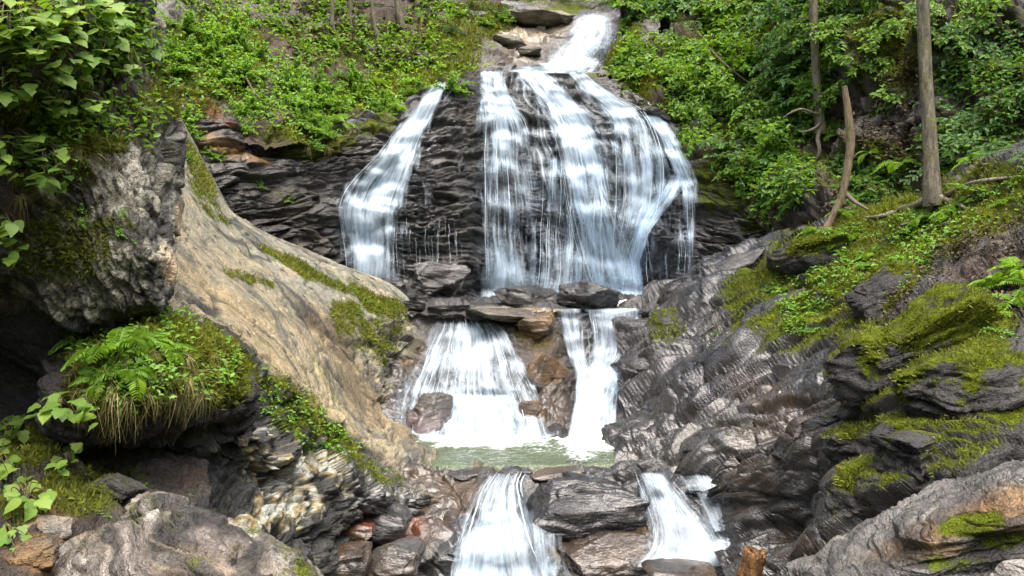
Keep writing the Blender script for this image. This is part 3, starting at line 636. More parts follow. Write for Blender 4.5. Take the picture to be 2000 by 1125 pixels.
# --- valley floor round the camera and the wooded valley beyond, so that the place goes on outside the frame
def paint_floor(P, N, px, py, q, h):
    return schist_tint(P, q, DARK, DARK2), .3 + .2 * fbm(P * .3, 2), np.full(len(P), .3)
def valley():
    n = 120
    x = np.linspace(-60, 60, n); y = np.linspace(-60, 90, n); Xg, Yg = np.meshgrid(x, y)
    side = np.clip(np.abs(Xg) - 5 - .12 * np.clip(Yg, 0, 99), 0, None)
    Z = -3.6 + .75 * side ** 1.02 + np.clip(Yg - 30, 0, None) * .55 - .02 * np.clip(-Yg, 0, None)
    ahead = (Yg > 2) & (Yg < 45)
    Z = np.where(ahead, np.minimum(Z, -3.8 + .5 * np.clip(side - 10, 0, None)), Z)
    G = np.stack([Xg, Yg, Z], -1)
    P = G.reshape(-1, 3).astype(np.float32)
    G[..., 2] += (1.2 * fbm(P * .12, 3)).reshape(n, n) * np.clip(side / 6, .1, 1)
    me = mesh_from_grid('valley_ground', G, ROCK, {'moss': np.full(n * n, .6), 'wet': np.full(n * n, .2)}, {'tint': np.tile(DIRT * 1.3, (n * n, 1)), 'bed': P}, flip=True)
    return link('valley_ground', me, kind='structure')
valley()
print('terrain', time.time() - T0)
# ================================================================== WATER
def whitewater_material():
    m, nt, out = new_mat('white_water'); L = nt.links
    fl = attr(nt, 'flow').outputs['Vector']; dens = attr(nt, 'dens').outputs['Fac']; edge = attr(nt, 'edge').outputs['Fac']
    wx = nt.nodes.new('ShaderNodeTexNoise'); wx.inputs['Scale'].default_value = 1.0; wx.inputs['Detail'].default_value = 2; L.new(vmul(nt, fl, (1.6, 1.1, 1)), wx.inputs['Vector'])
    wv = nt.nodes.new('ShaderNodeVectorMath'); wv.operation = 'MULTIPLY_ADD'; L.new(wx.outputs[1], wv.inputs[0]); wv.inputs[1].default_value = (.16, 0, 0); L.new(fl, wv.inputs[2])
    fw = wv.outputs[0]
    a1 = noise(nt, vmul(nt, fw, (8, .5, 1)), 1.0, 3, .6); a2 = noise(nt, vmul(nt, fw, (28, .9, 1)), 1.0, 2, .6); a3 = noise(nt, vmul(nt, fw, (2.8, .8, 1)), 1.0, 4, .65)
    s = math_n(nt, 'ADD', math_n(nt, 'ADD', math_n(nt, 'MULTIPLY', a1, .40), math_n(nt, 'MULTIPLY', a2, .22)), math_n(nt, 'MULTIPLY', a3, .48))
    s = maprange(nt, s, .36, .74, 0, 1, False)
    d = math_n(nt, 'MULTIPLY', dens, edge)
    t = math_n(nt, 'SUBTRACT', math_n(nt, 'ADD', math_n(nt, 'MULTIPLY', s, 1.15), math_n(nt, 'MULTIPLY', d, 1.20)), 1.0)
    al = maprange(nt, t, -.15, .85, 0, .96)
    dif = nt.nodes.new('ShaderNodeBsdfDiffuse'); dif.inputs['Color'].default_value = (.62, .71, .78, 1)
    trn = nt.nodes.new('ShaderNodeBsdfTranslucent'); trn.inputs['Color'].default_value = (.62, .73, .80, 1)
    b = combine_bump(nt, math_n(nt, 'ADD', a2, a1), 0.05, .8)
    L.new(b, dif.inputs['Normal'])
    mx = nt.nodes.new('ShaderNodeMixShader'); mx.inputs[0].default_value = .38; L.new(dif.outputs[0], mx.inputs[1]); L.new(trn.outputs[0], mx.inputs[2])
    tr = nt.nodes.new('ShaderNodeBsdfTransparent'); tr.inputs['Color'].default_value = (.97, .985, 1, 1)
    fx = nt.nodes.new('ShaderNodeMixShader'); L.new(al, fx.inputs[0]); L.new(tr.outputs[0], fx.inputs[1]); L.new(mx.outputs[0], fx.inputs[2])
    L.new(fx.outputs[0], out.inputs[0])
    return m
WHITE = whitewater_material()

def pool_material(name, deep, shallow_clear):
    m, nt, out = new_mat(name); L = nt.links
    tc = nt.nodes.new('ShaderNodeTexCoord').outputs['Object']; foam = attr(nt, 'foam').outputs['Fac']
    r1 = noise(nt, vmul(nt, tc, (5, 9, 1)), 1.0, 3, .6, .6); r2 = noise(nt, vmul(nt, tc, (16, 26, 1)), 1.0, 3, .6, .4)
    b = combine_bump(nt, math_n(nt, 'ADD', r1, math_n(nt, 'MULTIPLY', r2, .4)), .06, .8)
    dif = nt.nodes.new('ShaderNodeBsdfDiffuse'); dif.inputs['Color'].default_value = deep + (1,)
    tr = nt.nodes.new('ShaderNodeBsdfTransparent'); tr.inputs['Color'].default_value = (.72, .85, .74, 1)
    body = nt.nodes.new('ShaderNodeMixShader'); body.inputs[0].default_value = shallow_clear; L.new(dif.outputs[0], body.inputs[1]); L.new(tr.outputs[0], body.inputs[2])
    gl = nt.nodes.new('ShaderNodeBsdfGlossy'); gl.inputs['Roughness'].default_value = .06; L.new(b, gl.inputs['Normal'])
    fr = nt.nodes.new('ShaderNodeFresnel'); fr.inputs['IOR'].default_value = 1.33; L.new(b, fr.inputs['Normal'])
    w = nt.nodes.new('ShaderNodeMixShader'); L.new(fr.outputs[0], w.inputs[0]); L.new(body.outputs[0], w.inputs[1]); L.new(gl.outputs[0], w.inputs[2])
    fd = nt.nodes.new('ShaderNodeBsdfDiffuse'); fd.inputs['Color'].default_value = (.82, .87, .88, 1); L.new(b, fd.inputs['Normal'])
    fm = maprange(nt, math_n(nt, 'ADD', foam, math_n(nt, 'MULTIPLY', math_n(nt, 'SUBTRACT', math_n(nt, 'ADD', math_n(nt, 'MULTIPLY', r1, .5), math_n(nt, 'MULTIPLY', r2, .5)), .5), 1.9)), .25, .95)
    fx = nt.nodes.new('ShaderNodeMixShader'); L.new(fm, fx.inputs[0]); L.new(w.outputs[0], fx.inputs[1]); L.new(fd.outputs[0], fx.inputs[2])
    L.new(fx.outputs[0], out.inputs[0])
    return m

BV = {k: bvh_grid(SURF[k]['D'], 1) for k in ('waterfall_cliff', 'upper_stream_bed', 'rock_step', 'stream_bed')}

def curtain_grid(rows, base, off, nu=None, nv=None, hang=3, seed=0.0, fade=True, edgew=.30):
    """rows: (xl, yl, xr, yr, density) from top to bottom; the sheet lies on the rock and falls clear of its ledges"""
    R = np.array(rows, float); px_h = np.abs(np.diff(R[:, 1])).sum(); px_w = np.abs(R[:, 2] - R[:, 0]).mean()
    nv = nv or int(max(24, px_h / 3.2)); nu = nu or int(max(10, px_w / 3.6))
    R = catmull(R, nv)
    u = np.linspace(0, 1, nu)[None, :]
    wob = 3.0 * perlin(np.stack([np.arange(nv) * .05, np.full(nv, seed), np.zeros(nv)], 1))[:, None]
    PX = R[:, 0:1] * (1 - u) + R[:, 2:3] * u + wob; PY = R[:, 1:2] * (1 - u) + R[:, 3:4] * u
    D = np.full((nv, nu), np.nan)
    bases = base if isinstance(base, (list, tuple)) else [base]
    for i in range(nv):
        for j in range(nu):
            d = 1e9
            for bs in bases:
                h = cast(BV[bs], PX[i, j], PY[i, j])
                if h[0] is not None: d = min(d, h[0].y)
            if d < 1e8: D[i, j] = d
    for j in range(nu):                                     # fill the few misses along the flow
        c = D[:, j]; ok = ~np.isnan(c)
        D[:, j] = np.interp(np.arange(nv), np.where(ok)[0], c[ok]) if ok.any() else np.nanmean(D)
    Dr = D.copy()
    for _ in range(2):                                      # outermost rock in the neighbourhood
        D = np.minimum(D, np.minimum(np.vstack([D[:1], D[:-1]]), np.vstack([D[1:], D[-1:]])))
        D = np.minimum(D, np.minimum(np.hstack([D[:, :1], D[:, :-1]]), np.hstack([D[:, 1:], D[:, -1:]])))
    sl = np.gradient(D, axis=0)
    for _ in range(hang):                                   # a fall keeps clear of the ledge above it
        up = np.vstack([D[:1], D[:-1]]); D = np.minimum(D, .5 * up + .5 * D)
    for _ in range(3):
        D = (np.vstack([D[:1], D[:-1]]) + 2 * D + np.vstack([D[1:], D[-1:]])) / 4
        D = (np.hstack([D[:, :1], D[:, :-1]]) + 2 * D + np.hstack([D[:, 1:], D[:, -1:]])) / 4
    D = np.minimum(D, Dr - .01)
    q = np.stack([PX / 14 + seed, PY / 120, np.full_like(PX, seed)], -1).reshape(-1, 3)
    D = D - off - .035 * (perlin(q).reshape(nv, nu) + .5)
    G = np.stack([(PX - 1000) / F * D, D, -(PY - 562.5) / F * D], -1)
    lat = np.abs(np.gradient(G[..., 2], axis=0)) + 1e-4
    bounce = np.clip(-sl / lat - .25, 0, 2.0)               # flatter places break white, the water below thins out again
    for _ in range(3): bounce = (np.vstack([bounce[:1], bounce[:-1]]) * 1.4 + bounce * 1.2 + np.vstack([bounce[1:], bounce[-1:]]) * .4) / 3
    bounce = bounce - bounce.mean()
    dens = np.clip(R[:, 4:5] + (-.05 if base == 'waterfall_cliff' else -.05) + .11 * np.clip(bounce, -.5, 1.2), 0, 1.4)
    alongm = np.concatenate([[0], np.cumsum(np.linalg.norm(np.diff(G.mean(1), axis=0), axis=1))])
    wid = np.linalg.norm(G[:, -1] - G[:, 0], axis=1).mean()
    flow = np.stack([np.repeat(u * wid, nv, 0) + seed * 3.3, np.repeat(alongm[:, None], nu, 1), np.full((nv, nu), seed)], -1)
    e = np.clip(np.minimum(u, 1 - u) / edgew, 0, 1) ** .8; e = np.repeat(e, nv, 0)
    e = np.clip(e + .75 * perlin(np.stack([PX / 16 + seed, PY / 60, np.full_like(PX, seed * 2)], -1).reshape(-1, 3)).reshape(nv, nu) * (1 - e), 0, 1)
    if fade: e = e * np.clip(np.arange(nv)[:, None] / 4, .0, 1)
    return G, dens, flow, e

def curtain(rows, base, off, parent, name='water_curtain', **k):
    G, dens, flow, e = curtain_grid(rows, base, off, **k)
    me = mesh_from_grid(name, G, WHITE, {'dens': dens, 'edge': e}, {'flow': flow})
    return link(name, me, parent)

def strands(flows, base, n, parent, off=.05, wid=(.004, .014), seed=0):
    """thin single threads of water, each its own ribbon, joined because nobody could count them"""
    rng = np.random.default_rng(seed); V = []; Q = []; A = []; Fl = []; c = 0
    grids = [curtain_grid(f, base, off, nu=24, nv=70, seed=seed + 1.7 * i) for i, f in enumerate(flows)]
    wts = np.array([abs(f[-1][2] - f[-1][0]) for f in flows], float); wts /= wts.sum()
    for k in range(n):
        G = grids[rng.choice(len(flows), p=wts)][0]; nv, nu = G.shape[:2]
        u = (.08 + .84 * rng.random()) * (nu - 1.001); j = int(u); t = u - j
        line = G[:, j] * (1 - t) + G[:, j + 1] * t
        a = int(rng.random() ** 1.5 * nv * .6); b = min(nv, a + 12 + int(rng.random() * nv * .7))
        line = line[a:b]; m = len(line)
        if m < 6: continue
        line = line + np.array((0, -.02 - .03 * rng.random(), 0))
        drift = np.cumsum(rng.normal(0, .0022, m)); line[:, 0] += drift
        w = rng.uniform(*wid) * np.sin(np.linspace(.25, math.pi - .1, m)) ** .5
        l = line.copy(); r = line.copy(); l[:, 0] -= w; r[:, 0] += w
        V.append(np.stack([l, r], 1).reshape(-1, 3))
        i0 = c + 2 * np.arange(m - 1); Q.append(np.stack([i0, i0 + 1, i0 + 3, i0 + 2], 1)); c += 2 * m
        A.append(np.full(2 * m, rng.uniform(.35, .8))); Fl.append(np.stack([np.repeat(rng.random() * 40, 2 * m) + np.tile((0, .02), m), np.repeat(np.arange(m) * .06, 2), np.zeros(2 * m)], 1))
    me = mesh_np('water_threads', np.concatenate(V), np.concatenate(Q), WHITE, {'dens': np.concatenate(A), 'edge': np.ones(c)}, {'flow': np.concatenate(Fl)})
    o = link('water_threads', me, parent); o['kind'] = 'stuff'; return o

def water_root(name):
    o = link(name, None, kind='structure'); o.empty_display_size = .1; return o

# --- upper fall and the run to the lip
up = water_root('upper_waterfall')
U1 = [(1128, 22, 1196, 22, .9), (1112, 50, 1204, 50, .8), (1092, 80, 1206, 82, .72), (1068, 110, 1190, 112, .72), (1052, 133, 1168, 135, .8)]
curtain(U1, 'upper_stream_bed', .14, up, seed=1.3, hang=10); curtain([(x0 + 6, y0, x1 - 6, y1, d - .15) for x0, y0, x1, y1, d in U1], 'upper_stream_bed', .20, up, seed=2.9, hang=10)
curtain([(1050, 122, 1175, 122, 1.0), (1020, 128, 1175, 130, 1.0), (985, 133, 1172, 137, .95), (950, 138, 1165, 146, .9)], ['upper_stream_bed', 'waterfall_cliff'], .06, up, seed=3.1, nv=34)

# --- main fall
mainf = water_root('main_waterfall')
MF = [
    [(846, 156, 884, 156, .95), (806, 205, 858, 215, 1.0), (762, 262, 832, 272, .95), (722, 310, 818, 325, .88), (680, 350, 806, 372, .82), (652, 395, 796, 415, .76), (654, 440, 794, 445, .78), (664, 490, 792, 490, .76), (668, 560, 792, 560, .8)],
    [(928, 134, 990, 134, .92), (930, 170, 992, 170, .82), (932, 205, 1012, 205, .85), (930, 250, 1040, 250, .78), (926, 310, 1046, 310, .62), (924, 380, 1055, 380, .50), (922, 460, 1062, 460, .52), (924, 540, 1068, 540, .62), (915, 590, 1075, 590, .9)],
    [(985, 132, 1065, 132, .92), (1020, 165, 1100, 165, .85), (1050, 210, 1140, 205, .88), (1070, 265, 1178, 255, .86), (1085, 330, 1198, 320, .72), (1095, 400, 1215, 395, .66), (1110, 470, 1236, 470, .68), (1130, 540, 1256, 535, .78), (1150, 575, 1266, 590, .9)],
    [(1100, 134, 1140, 134, .9), (1125, 165, 1165, 160, .95), (1150, 195, 1215, 190, .8), (1180, 225, 1262, 215, .72), (1190, 275, 1290, 262, .64), (1192, 340, 1305, 330, .62), (1192, 410, 1300, 395, .55), (1190, 480, 1270, 470, .6), (1196, 545, 1262, 540, .8), (1200, 592, 1272, 592, 1.0)],
    [(1240, 214, 1288, 214, .85), (1270, 250, 1312, 246, .8), (1292, 290, 1334, 286, .82), (1308, 335, 1354, 330, .8), (1326, 375, 1366, 372, .72), (1332, 430, 1364, 430, .58), (1334, 490, 1362, 490, .5), (1336, 545, 1362, 545, .45)],
    [(1306, 330, 1345, 335, .75), (1282, 370, 1330, 380, .82), (1256, 410, 1300, 420, .82), (1234, 455, 1272, 462, .85), (1218, 505, 1256, 512, .9), (1210, 550, 1258, 555, .95), (1205, 596, 1268, 598, 1.0)],
    [(1040, 300, 1190, 300, .42), (1035, 370, 1195, 370, .42), (1030, 450, 1195, 450, .42), (1025, 535, 1200, 535, .55), (1010, 590, 1205, 590, .95)],
]
for i, f in enumerate(MF):
    curtain(f, 'waterfall_cliff', .05, mainf, seed=5 + 2.3 * i, hang=3)
    curtain([(a + 5, b, c_ - 5, d, e - .17) for a, b, c_, d, e in f], 'waterfall_cliff', .09, mainf, seed=25 + 1.9 * i, hang=3)
# side trickles and dripping threads over the dark rock
curtain([(800, 330, 850, 330, .05), (812, 380, 862, 380, .35), (808, 440, 860, 440, .22), (815, 540, 858, 540, .2)], 'waterfall_cliff', .05, mainf, seed=60.1)
curtain([(660, 330, 720, 330, .10), (655, 400, 720, 390, .30), (660, 470, 712, 470, .22), (668, 535, 720, 535, .2)], 'waterfall_cliff', .05, mainf, seed=63.1)
curtain([(1240, 430, 1340, 420, .05), (1240, 480, 1345, 470, .22), (1250, 560, 1345, 550, .25)], 'waterfall_cliff', .05, mainf, seed=66.1)
VEIL = [[(1195, 212, 1296, 215, .42), (1210, 260, 1342, 262, .40), (1215, 330, 1372, 330, .38), (1230, 400, 1378, 390, .34), (1240, 470, 1366, 460, .34), (1250, 555, 1366, 555, .34)],
        [(945, 190, 1200, 190, .20), (905, 260, 1250, 250, .30), (890, 330, 1310, 300, .34), (905, 400, 1330, 390, .34), (922, 470, 1300, 470, .36), (924, 540, 1290, 540, .46), (905, 590, 1290, 590, .7)],
        [(935, 136, 1180, 150, .40), (912, 190, 1240, 205, .36), (960, 250, 1290, 250, .34), (940, 330, 1340, 310, .30), (900, 420, 1350, 400, .26), (926, 560, 1345, 555, .34)],
        [(870, 160, 930, 150, .1), (820, 230, 880, 230, .22), (770, 300, 850, 300, .22), (690, 360, 830, 380, .26), (664, 430, 800, 440, .26), (672, 540, 800, 540, .30)]]
for i, f in enumerate(VEIL): curtain(f, 'waterfall_cliff', .10, mainf, seed=44 + 3.7 * i)
strands(MF, 'waterfall_cliff', 130, mainf, .08, wid=(.003, .008), seed=3)
strands([[(660, 420, 930, 430, 1), (660, 480, 930, 480, 1), (665, 545, 930, 550, 1)], [(1230, 470, 1360, 440, 1), (1235, 510, 1362, 500, 1), (1240, 570, 1362, 555, 1)]], 'waterfall_cliff', 70, mainf, .06, wid=(.003, .007), seed=5)

# --- middle cascades
mid = water_root('middle_cascade')
MC1 = [(852, 622, 972, 624, .55), (834, 650, 1006, 652, .64), (812, 690, 1028, 695, .66), (790, 735, 1048, 740, .64), (772, 772, 1068, 770, .60), (764, 800, 1082, 800, .60), (758, 835, 1094, 838, .54), (756, 866, 1100, 866, .66)]
MC1b = [(840, 768, 1010, 766, .65), (850, 785, 1010, 783, .85), (858, 820, 1016, 818, .72), (862, 862, 1020, 862, .85)]
MC2 = [(1088, 603, 1138, 603, .7), (1088, 622, 1138, 626, .74), (1098, 660, 1140, 660, .74), (1108, 700, 1146, 700, .70), (1120, 732, 1160, 732, .75), (1118, 780, 1165, 780, .8), (1112, 830, 1168, 830, .85), (1106, 880, 1172, 880, .9)]
MC3 = [(1130, 602, 1254, 602, .85), (1130, 612, 1254, 610, .82), (1138, 645, 1256, 640, .74), (1142, 690, 1248, 680, .72), (1142, 730, 1218, 728, .78), (1128, 780, 1204, 770, .82), (1118, 830, 1200, 820, .85), (1108, 884, 1204, 872, .95)]
MC4 = [(1225, 690, 1250, 660, .5), (1215, 720, 1246, 700, .8), (1196, 750, 1222, 735, .85), (1188, 790, 1206, 780, .7), (1180, 850, 1204, 845, .7)]
for i, f in enumerate([MC1, MC1b, MC2, MC3, MC4]):
    curtain(f, 'rock_step', .04, mid, edgew=.14, seed=80 + 2.1 * i, fade=i not in (2, 3))
    curtain([(a + 4, b, c_ - 4, d, e - .15) for a, b, c_, d, e in f], 'rock_step', .09, mid, seed=95 + 1.3 * i)
strands([MC1, MC3], 'rock_step', 60, mid, .06, wid=(.003, .010), seed=9)

# --- lower cascades
low = water_root('lower_cascade')
LC1 = [(950, 920, 1040, 920, .35), (930, 945, 1030, 945, .52), (905, 985, 1045, 985, .58), (882, 1030, 1068, 1030, .58), (862, 1080, 1095, 1080, .60), (848, 1135, 1120, 1135, .68)]
LC1b = [(930, 990, 1000, 990, .5), (905, 1030, 1015, 1030, .65), (880, 1070, 1000, 1075, .75), (860, 1135, 990, 1135, .85)]
LC2 = [(1230, 918, 1310, 918, .5), (1240, 945, 1330, 945, .66), (1252, 985, 1360, 980, .74), (1258, 1030, 1400, 1020, .8), (1245, 1070, 1435, 1060, .9), (1215, 1108, 1460, 1105, 1.0)]
LC3 = [(1320, 920, 1390, 920, .45), (1340, 950, 1415, 950, .75), (1362, 990, 1432, 985, .82), (1380, 1030, 1448, 1030, .85), (1400, 1075, 1450, 1075, .9), (1400, 1105, 1452, 1105, 1.0)]
LC4 = [(1010, 960, 1090, 990, .1), (1010, 1000, 1100, 1010, .4), (1020, 1050, 1108, 1050, .5), (1020, 1120, 1120, 1120, .6)]
for i, f in enumerate([LC1, LC1b, LC2, LC3, LC4]):
    curtain(f, 'stream_bed', .04, low, seed=120 + 2.1 * i)
    curtain([(a + 4, b, c_ - 4, d, e - .15) for a, b, c_, d, e in f], 'stream_bed', .10, low, seed=140 + 1.3 * i)
strands([LC1, LC2, LC3], 'stream_bed', 50, low, .06, wid=(.003, .010), seed=12)

# --- level water
def level(name, z, px0, px1, D0, D1, mat, foam_blobs, n=180, rip=.012, brim=0.0):
    x = np.linspace(0, 1, n)[None, :]; y = np.linspace(D0, D1, n)[:, None]
    Xw = ((px0 + (px1 - px0) * x) - 1000) / F * y; Yw = np.repeat(y, n, 1)
    P = np.stack([Xw, Yw, np.full_like(Xw, z)], -1)
    q = P.reshape(-1, 3).astype(np.float32)
    nz = fbm(q * (2.2, 3.2, 1), 3); P[..., 2] += (rip * fbm(q * (3, 5, 1) + 3, 3)).reshape(n, n)
    px, py = pix(q); foam = blob(px, py, foam_blobs, .6 * nz)
    P[..., 2] -= np.clip(brim - Yw, 0, 9) * 1.6
    P[..., 2] += (foam.reshape(n, n) * .05 * (1 + fbm(q * 6, 2).reshape(n, n)))
    return link(name, mesh_from_grid(name, P, mat, {'foam': foam}), kind='structure')
level('plunge_pool', POOL_Z, 740, 1200, 10.9, 13.6, pool_material('pool_water', (.11, .145, .085), .45),
      [(940, 862, 130, 18, 0, 1.0), (1150, 866, 62, 22, 0, 1.0), (1060, 856, 60, 10, 0, .8), (1000, 870, 120, 10, 0, .4), (1135, 892, 40, 10, 0, .55), (1080, 880, 70, 12, 0, .3)], brim=11.25)
level('ledge_water', LEDGE_Z + .05, 780, 1300, 16.1, 21.2, pool_material('shallow_water', (.07, .07, .06), .7),
      [(1232, 592, 70, 10, 0, 1.0), (1060, 592, 150, 6, 0, .7), (820, 590, 40, 6, 0, .6)], rip=.02, brim=16.7)
level('lower_stream', -2.97, 820, 1560, 5.0, 9.75, pool_material('stream_water', (.05, .045, .035), .6),
      [(1390, 1115, 100, 26, 0, 1.2), (960, 1130, 120, 30, 0, 1.1), (1150, 1130, 100, 14, 0, .4)], rip=.03)
print('water', time.time() - T0)
# ================================================================== LOOSE AND STANDING ROCKS
import bmesh
ALL_V = []; ALL_Q = []; _n = 0
for k, s_ in SURF.items():
    G = s_['D'][::2, ::2]; nv, nu = G.shape[:2]; idx = np.arange(nv * nu).reshape(nv, nu) + _n
    ALL_V += G.reshape(-1, 3).tolist(); ALL_Q += np.stack([idx[:-1, :-1], idx[:-1, 1:], idx[1:, 1:], idx[1:, :-1]], -1).reshape(-1, 4).tolist(); _n += nv * nu
ALL = BVHTree.FromPolygons(ALL_V, ALL_Q)
BVS = {k: bvh_grid(v['D'], 2) for k, v in SURF.items()}

_ico = {}
def ico(n):
    if n not in _ico:
        bm = bmesh.new(); bmesh.ops.create_icosphere(bm, subdivisions=n, radius=1.0)
        _ico[n] = (np.array([v.co[:] for v in bm.verts]), np.array([[v.index for v in f.verts] for f in bm.faces])); bm.free()
    return _ico[n]

def tag(o, label, cat, group=None):
    o['label'] = label; o['category'] = cat
    if group: o['group'] = group
    return o

def rock(name, px, py, w, h, D=None, depth=1.0, rot=0.0, bed=(10, 12), tint=None, moss=0.0, wet=.7, seed=0, sub=5, cuts=10, amp=.75, cut=(.50, .88), parent=None, sink=0.3, surf=None, flat=0.0):
    """an angular block centred on a pixel, sized in pixels at its own distance, resting on the surface there"""
    rng = np.random.default_rng(1000 + seed)
    if D is None:
        hit = cast(BVS[surf] if surf else ALL, px, py + h * .3); D = hit[0].y + (sink - .25) * w / F * hit[0].y
    c = pos(px, py, D); s = D / F
    V, Fc = ico(sub); V = np.sign(V) * np.abs(V) ** .62; V /= np.abs(V).max(1, keepdims=True) ** .5
    for k in range(cuts):
        n = rng.normal(size=3); n[2] *= .8; n /= np.linalg.norm(n); d = rng.uniform(*cut)
        o = V @ n - d; V -= np.where(o > 0, o * .92, 0)[:, None] * n
    V = V * np.array((w * s / 2, w * s / 2 * depth, h * s / 2)) * 1.0
    a = math.radians(rot); R = np.array([[math.cos(a), 0, -math.sin(a)], [0, 1, 0], [math.sin(a), 0, math.cos(a)]])
    V = V @ R.T
    P = V + c
    Nn = V / np.maximum(np.linalg.norm(V, axis=1, keepdims=True), 1e-6)
    size = min(w, h) * s
    hgt, q = strata((P * (.62 / max(size, .25))).astype(np.float32), bedframe(*bed), 1.0, 5, .25, seed * 1.37, .16)
    P = P + Nn * (hgt * amp * size)[:, None]
    q = (P @ bedframe(*bed).T)
    ln = V / np.linalg.norm(V, axis=1, keepdims=True)
    nz = fbm(P.astype(np.float32) * 2.4 + seed, 4)
    t = schist_tint(P.astype(np.float32), q) if tint is None else tint(P.astype(np.float32), q, nz, ln)
    m = np.clip(moss * sstep(-.35, .65, ln[:, 2] + .7 * nz), 0, 1) * .8 + .25 * nz + .2 * fbm(P.astype(np.float32) * 7, 2)
    base = np.array((c[0], c[1], P[:, 2].min()))
    me = mesh_np(name, P - base, Fc, ROCK, {'moss': m, 'wet': np.clip(wet + .3 * nz, 0, 1)}, {'tint': np.clip(t, .004, .9), 'bed': q})
    o = link(name, me, parent); o.location = base if parent is None else base - np.array(parent.location)
    if moss > .6: MOSSY.append((P, ln, m))
    return o
MOSSY = []

def t_two(a, b, k=.5):
    return lambda P, q, nz, ln: lerp(a, b, np.clip(k + .6 * perlin((q * (1.2, 1.2, 7)).astype(np.float32)) + .5 * nz, 0, 1))
def t_pale(P, q, nz, ln):
    c = lerp(np.array((.16, .145, .125)), np.array((.34, .315, .275)), np.clip(.5 + .8 * perlin((q * (1.5, 1.5, 12)).astype(np.float32)) + .4 * nz, 0, 1))
    c = lerp(c, BUFF * .9, np.clip(.9 * fbm(P * 1.9 + 9, 3), 0, .6)); return lerp(c, PALE * 1.25, sstep(.38, .5, fbm(P * 5 + 3, 3)))

ROOT = {k: bpy.data.objects[k] for k in SURF}
# --- foreground boulder
def paint_fore(P, N, px, py, q, h):
    n = fbm(P * 2.4 + 215, 4); n2 = perlin((q * (2, 2, 16)).astype(np.float32)); n3 = perlin((q * (4, 4, 45)).astype(np.float32))
    c = lerp(np.array((.05, .043, .038)), np.array((.20, .178, .155)), np.clip(.5 + .75 * n2 + .35 * n + .45 * n3, 0, 1))
    c = lerp(c, BUFF * .7, np.clip(.7 * fbm(P * 1.9 + 9, 3), 0, .3)); c = lerp(c, PALE * .8, .6 * sstep(.34, .46, fbm(P * 5.2 + 3, 4)))
    c = lerp(c, DARK * 1.5, .8 * sstep(.2, .5, fbm(q * (1.5, 1.5, 8) + 33, 3)))
    c = lerp(c, DARK * 1.8, .75 * sstep(.12, .35, fbm(q * (1.6, 1.6, 24) + 11, 2))); c = c * (.8 + .5 * sstep(-.2, .3, fbm(q * (3, 3, 40) + 5, 2)))[:, None]
    return c, .25 + .35 * n, np.full(len(P), .12)
fr_rows = [
    [(0, 1354, 5.3), (110, 1214, 5.25), (200, 1124, 5.2), (270, 1084, 5.2), (305, 1064, 5.25), (370, 1074, 5.2), (450, 1099, 5.2), (530, 1134, 5.2), (600, 1174, 5.2), (680, 1274, 5.2)],
    [(20, 1264, 4.7), (98, 1116, 4.7), (190, 1056, 4.7), (268, 1034, 4.75), (300, 998, 4.8), (372, 1010, 4.75), (450, 1036, 4.7), (525, 1078, 4.7), (592, 1122, 4.7), (650, 1214, 4.7)],
    [(35, 1274, 4.4), (105, 1129, 4.4), (195, 1072, 4.4), (270, 1054, 4.45), (310, 1034, 4.45), (380, 1044, 4.4), (455, 1066, 4.4), (525, 1104, 4.45), (590, 1142, 4.5), (640, 1224, 4.5)],
    [(60, 1294, 4.15), (125, 1174, 4.1), (205, 1124, 4.1), (280, 1109, 4.1), (330, 1099, 4.1), (395, 1104, 4.1), (465, 1119, 4.15), (530, 1144, 4.25), (590, 1179, 4.3), (630, 1254, 4.4)],
    [(90, 1344, 4.0), (150, 1244, 3.95), (220, 1204, 3.95), (290, 1189, 3.95), (345, 1184, 3.95), (405, 1184, 3.95), (470, 1194, 4.0), (530, 1214, 4.1), (580, 1244, 4.2), (620, 1304, 4.3)],
    [(120, 1524, 3.9), (170, 1504, 3.85), (230, 1504, 3.85), (300, 1504, 3.85), (350, 1504, 3.85), (410, 1504, 3.85), (470, 1504, 3.9), (530, 1504, 4.0), (570, 1504, 4.1), (610, 1504, 4.2)],
]
o = surface('boulder', fr_rows, 300, 180, bed=(-14, 7), amp=.9, big=.04, lay=9, saw=.22, pscale=2.4, coarse=.05, el=2.2, seed=97, paint=paint_fore, skirt=[('top', (0, .5, -.8))])
del o['kind']; tag(o, 'large grey brown layered boulder at the bottom left in front of the cliff', 'boulder')
# --- right foreground outcrop
def paint_outcrop(P, N, px, py, q, h):
    n = fbm(P * 2.0 + 195, 4); n2 = perlin((q * (.8, .8, 9)).astype(np.float32))
    c = lerp(DARK2 * .9, GREY * .62, np.clip(.5 + .7 * n2 + .3 * n, 0, 1))
    br = blob(px, py, [(1900, 1030, 170, 60, -18, 1), (1780, 1060, 90, 30, -20, .8), (1990, 1000, 70, 60, 0, 1)], n); c = lerp(c, lerp(BROWN * .55, OCHRE * .75, np.clip(.5 + n2 + n, 0, 1)), br)
    c = lerp(c, DARK * 1.6, .75 * sstep(.10, .35, fbm(q * (1.2, 1.2, 18) + 11, 3)))
    moss = .75 * blob(px, py, [(1890, 1025, 80, 26, -10, 1), (1960, 1055, 60, 20, 0, .8), (1850, 1100, 80, 30, 0, .8)], n) + .1 * n
    return c, moss, np.clip(.62 + .3 * n, 0, 1)
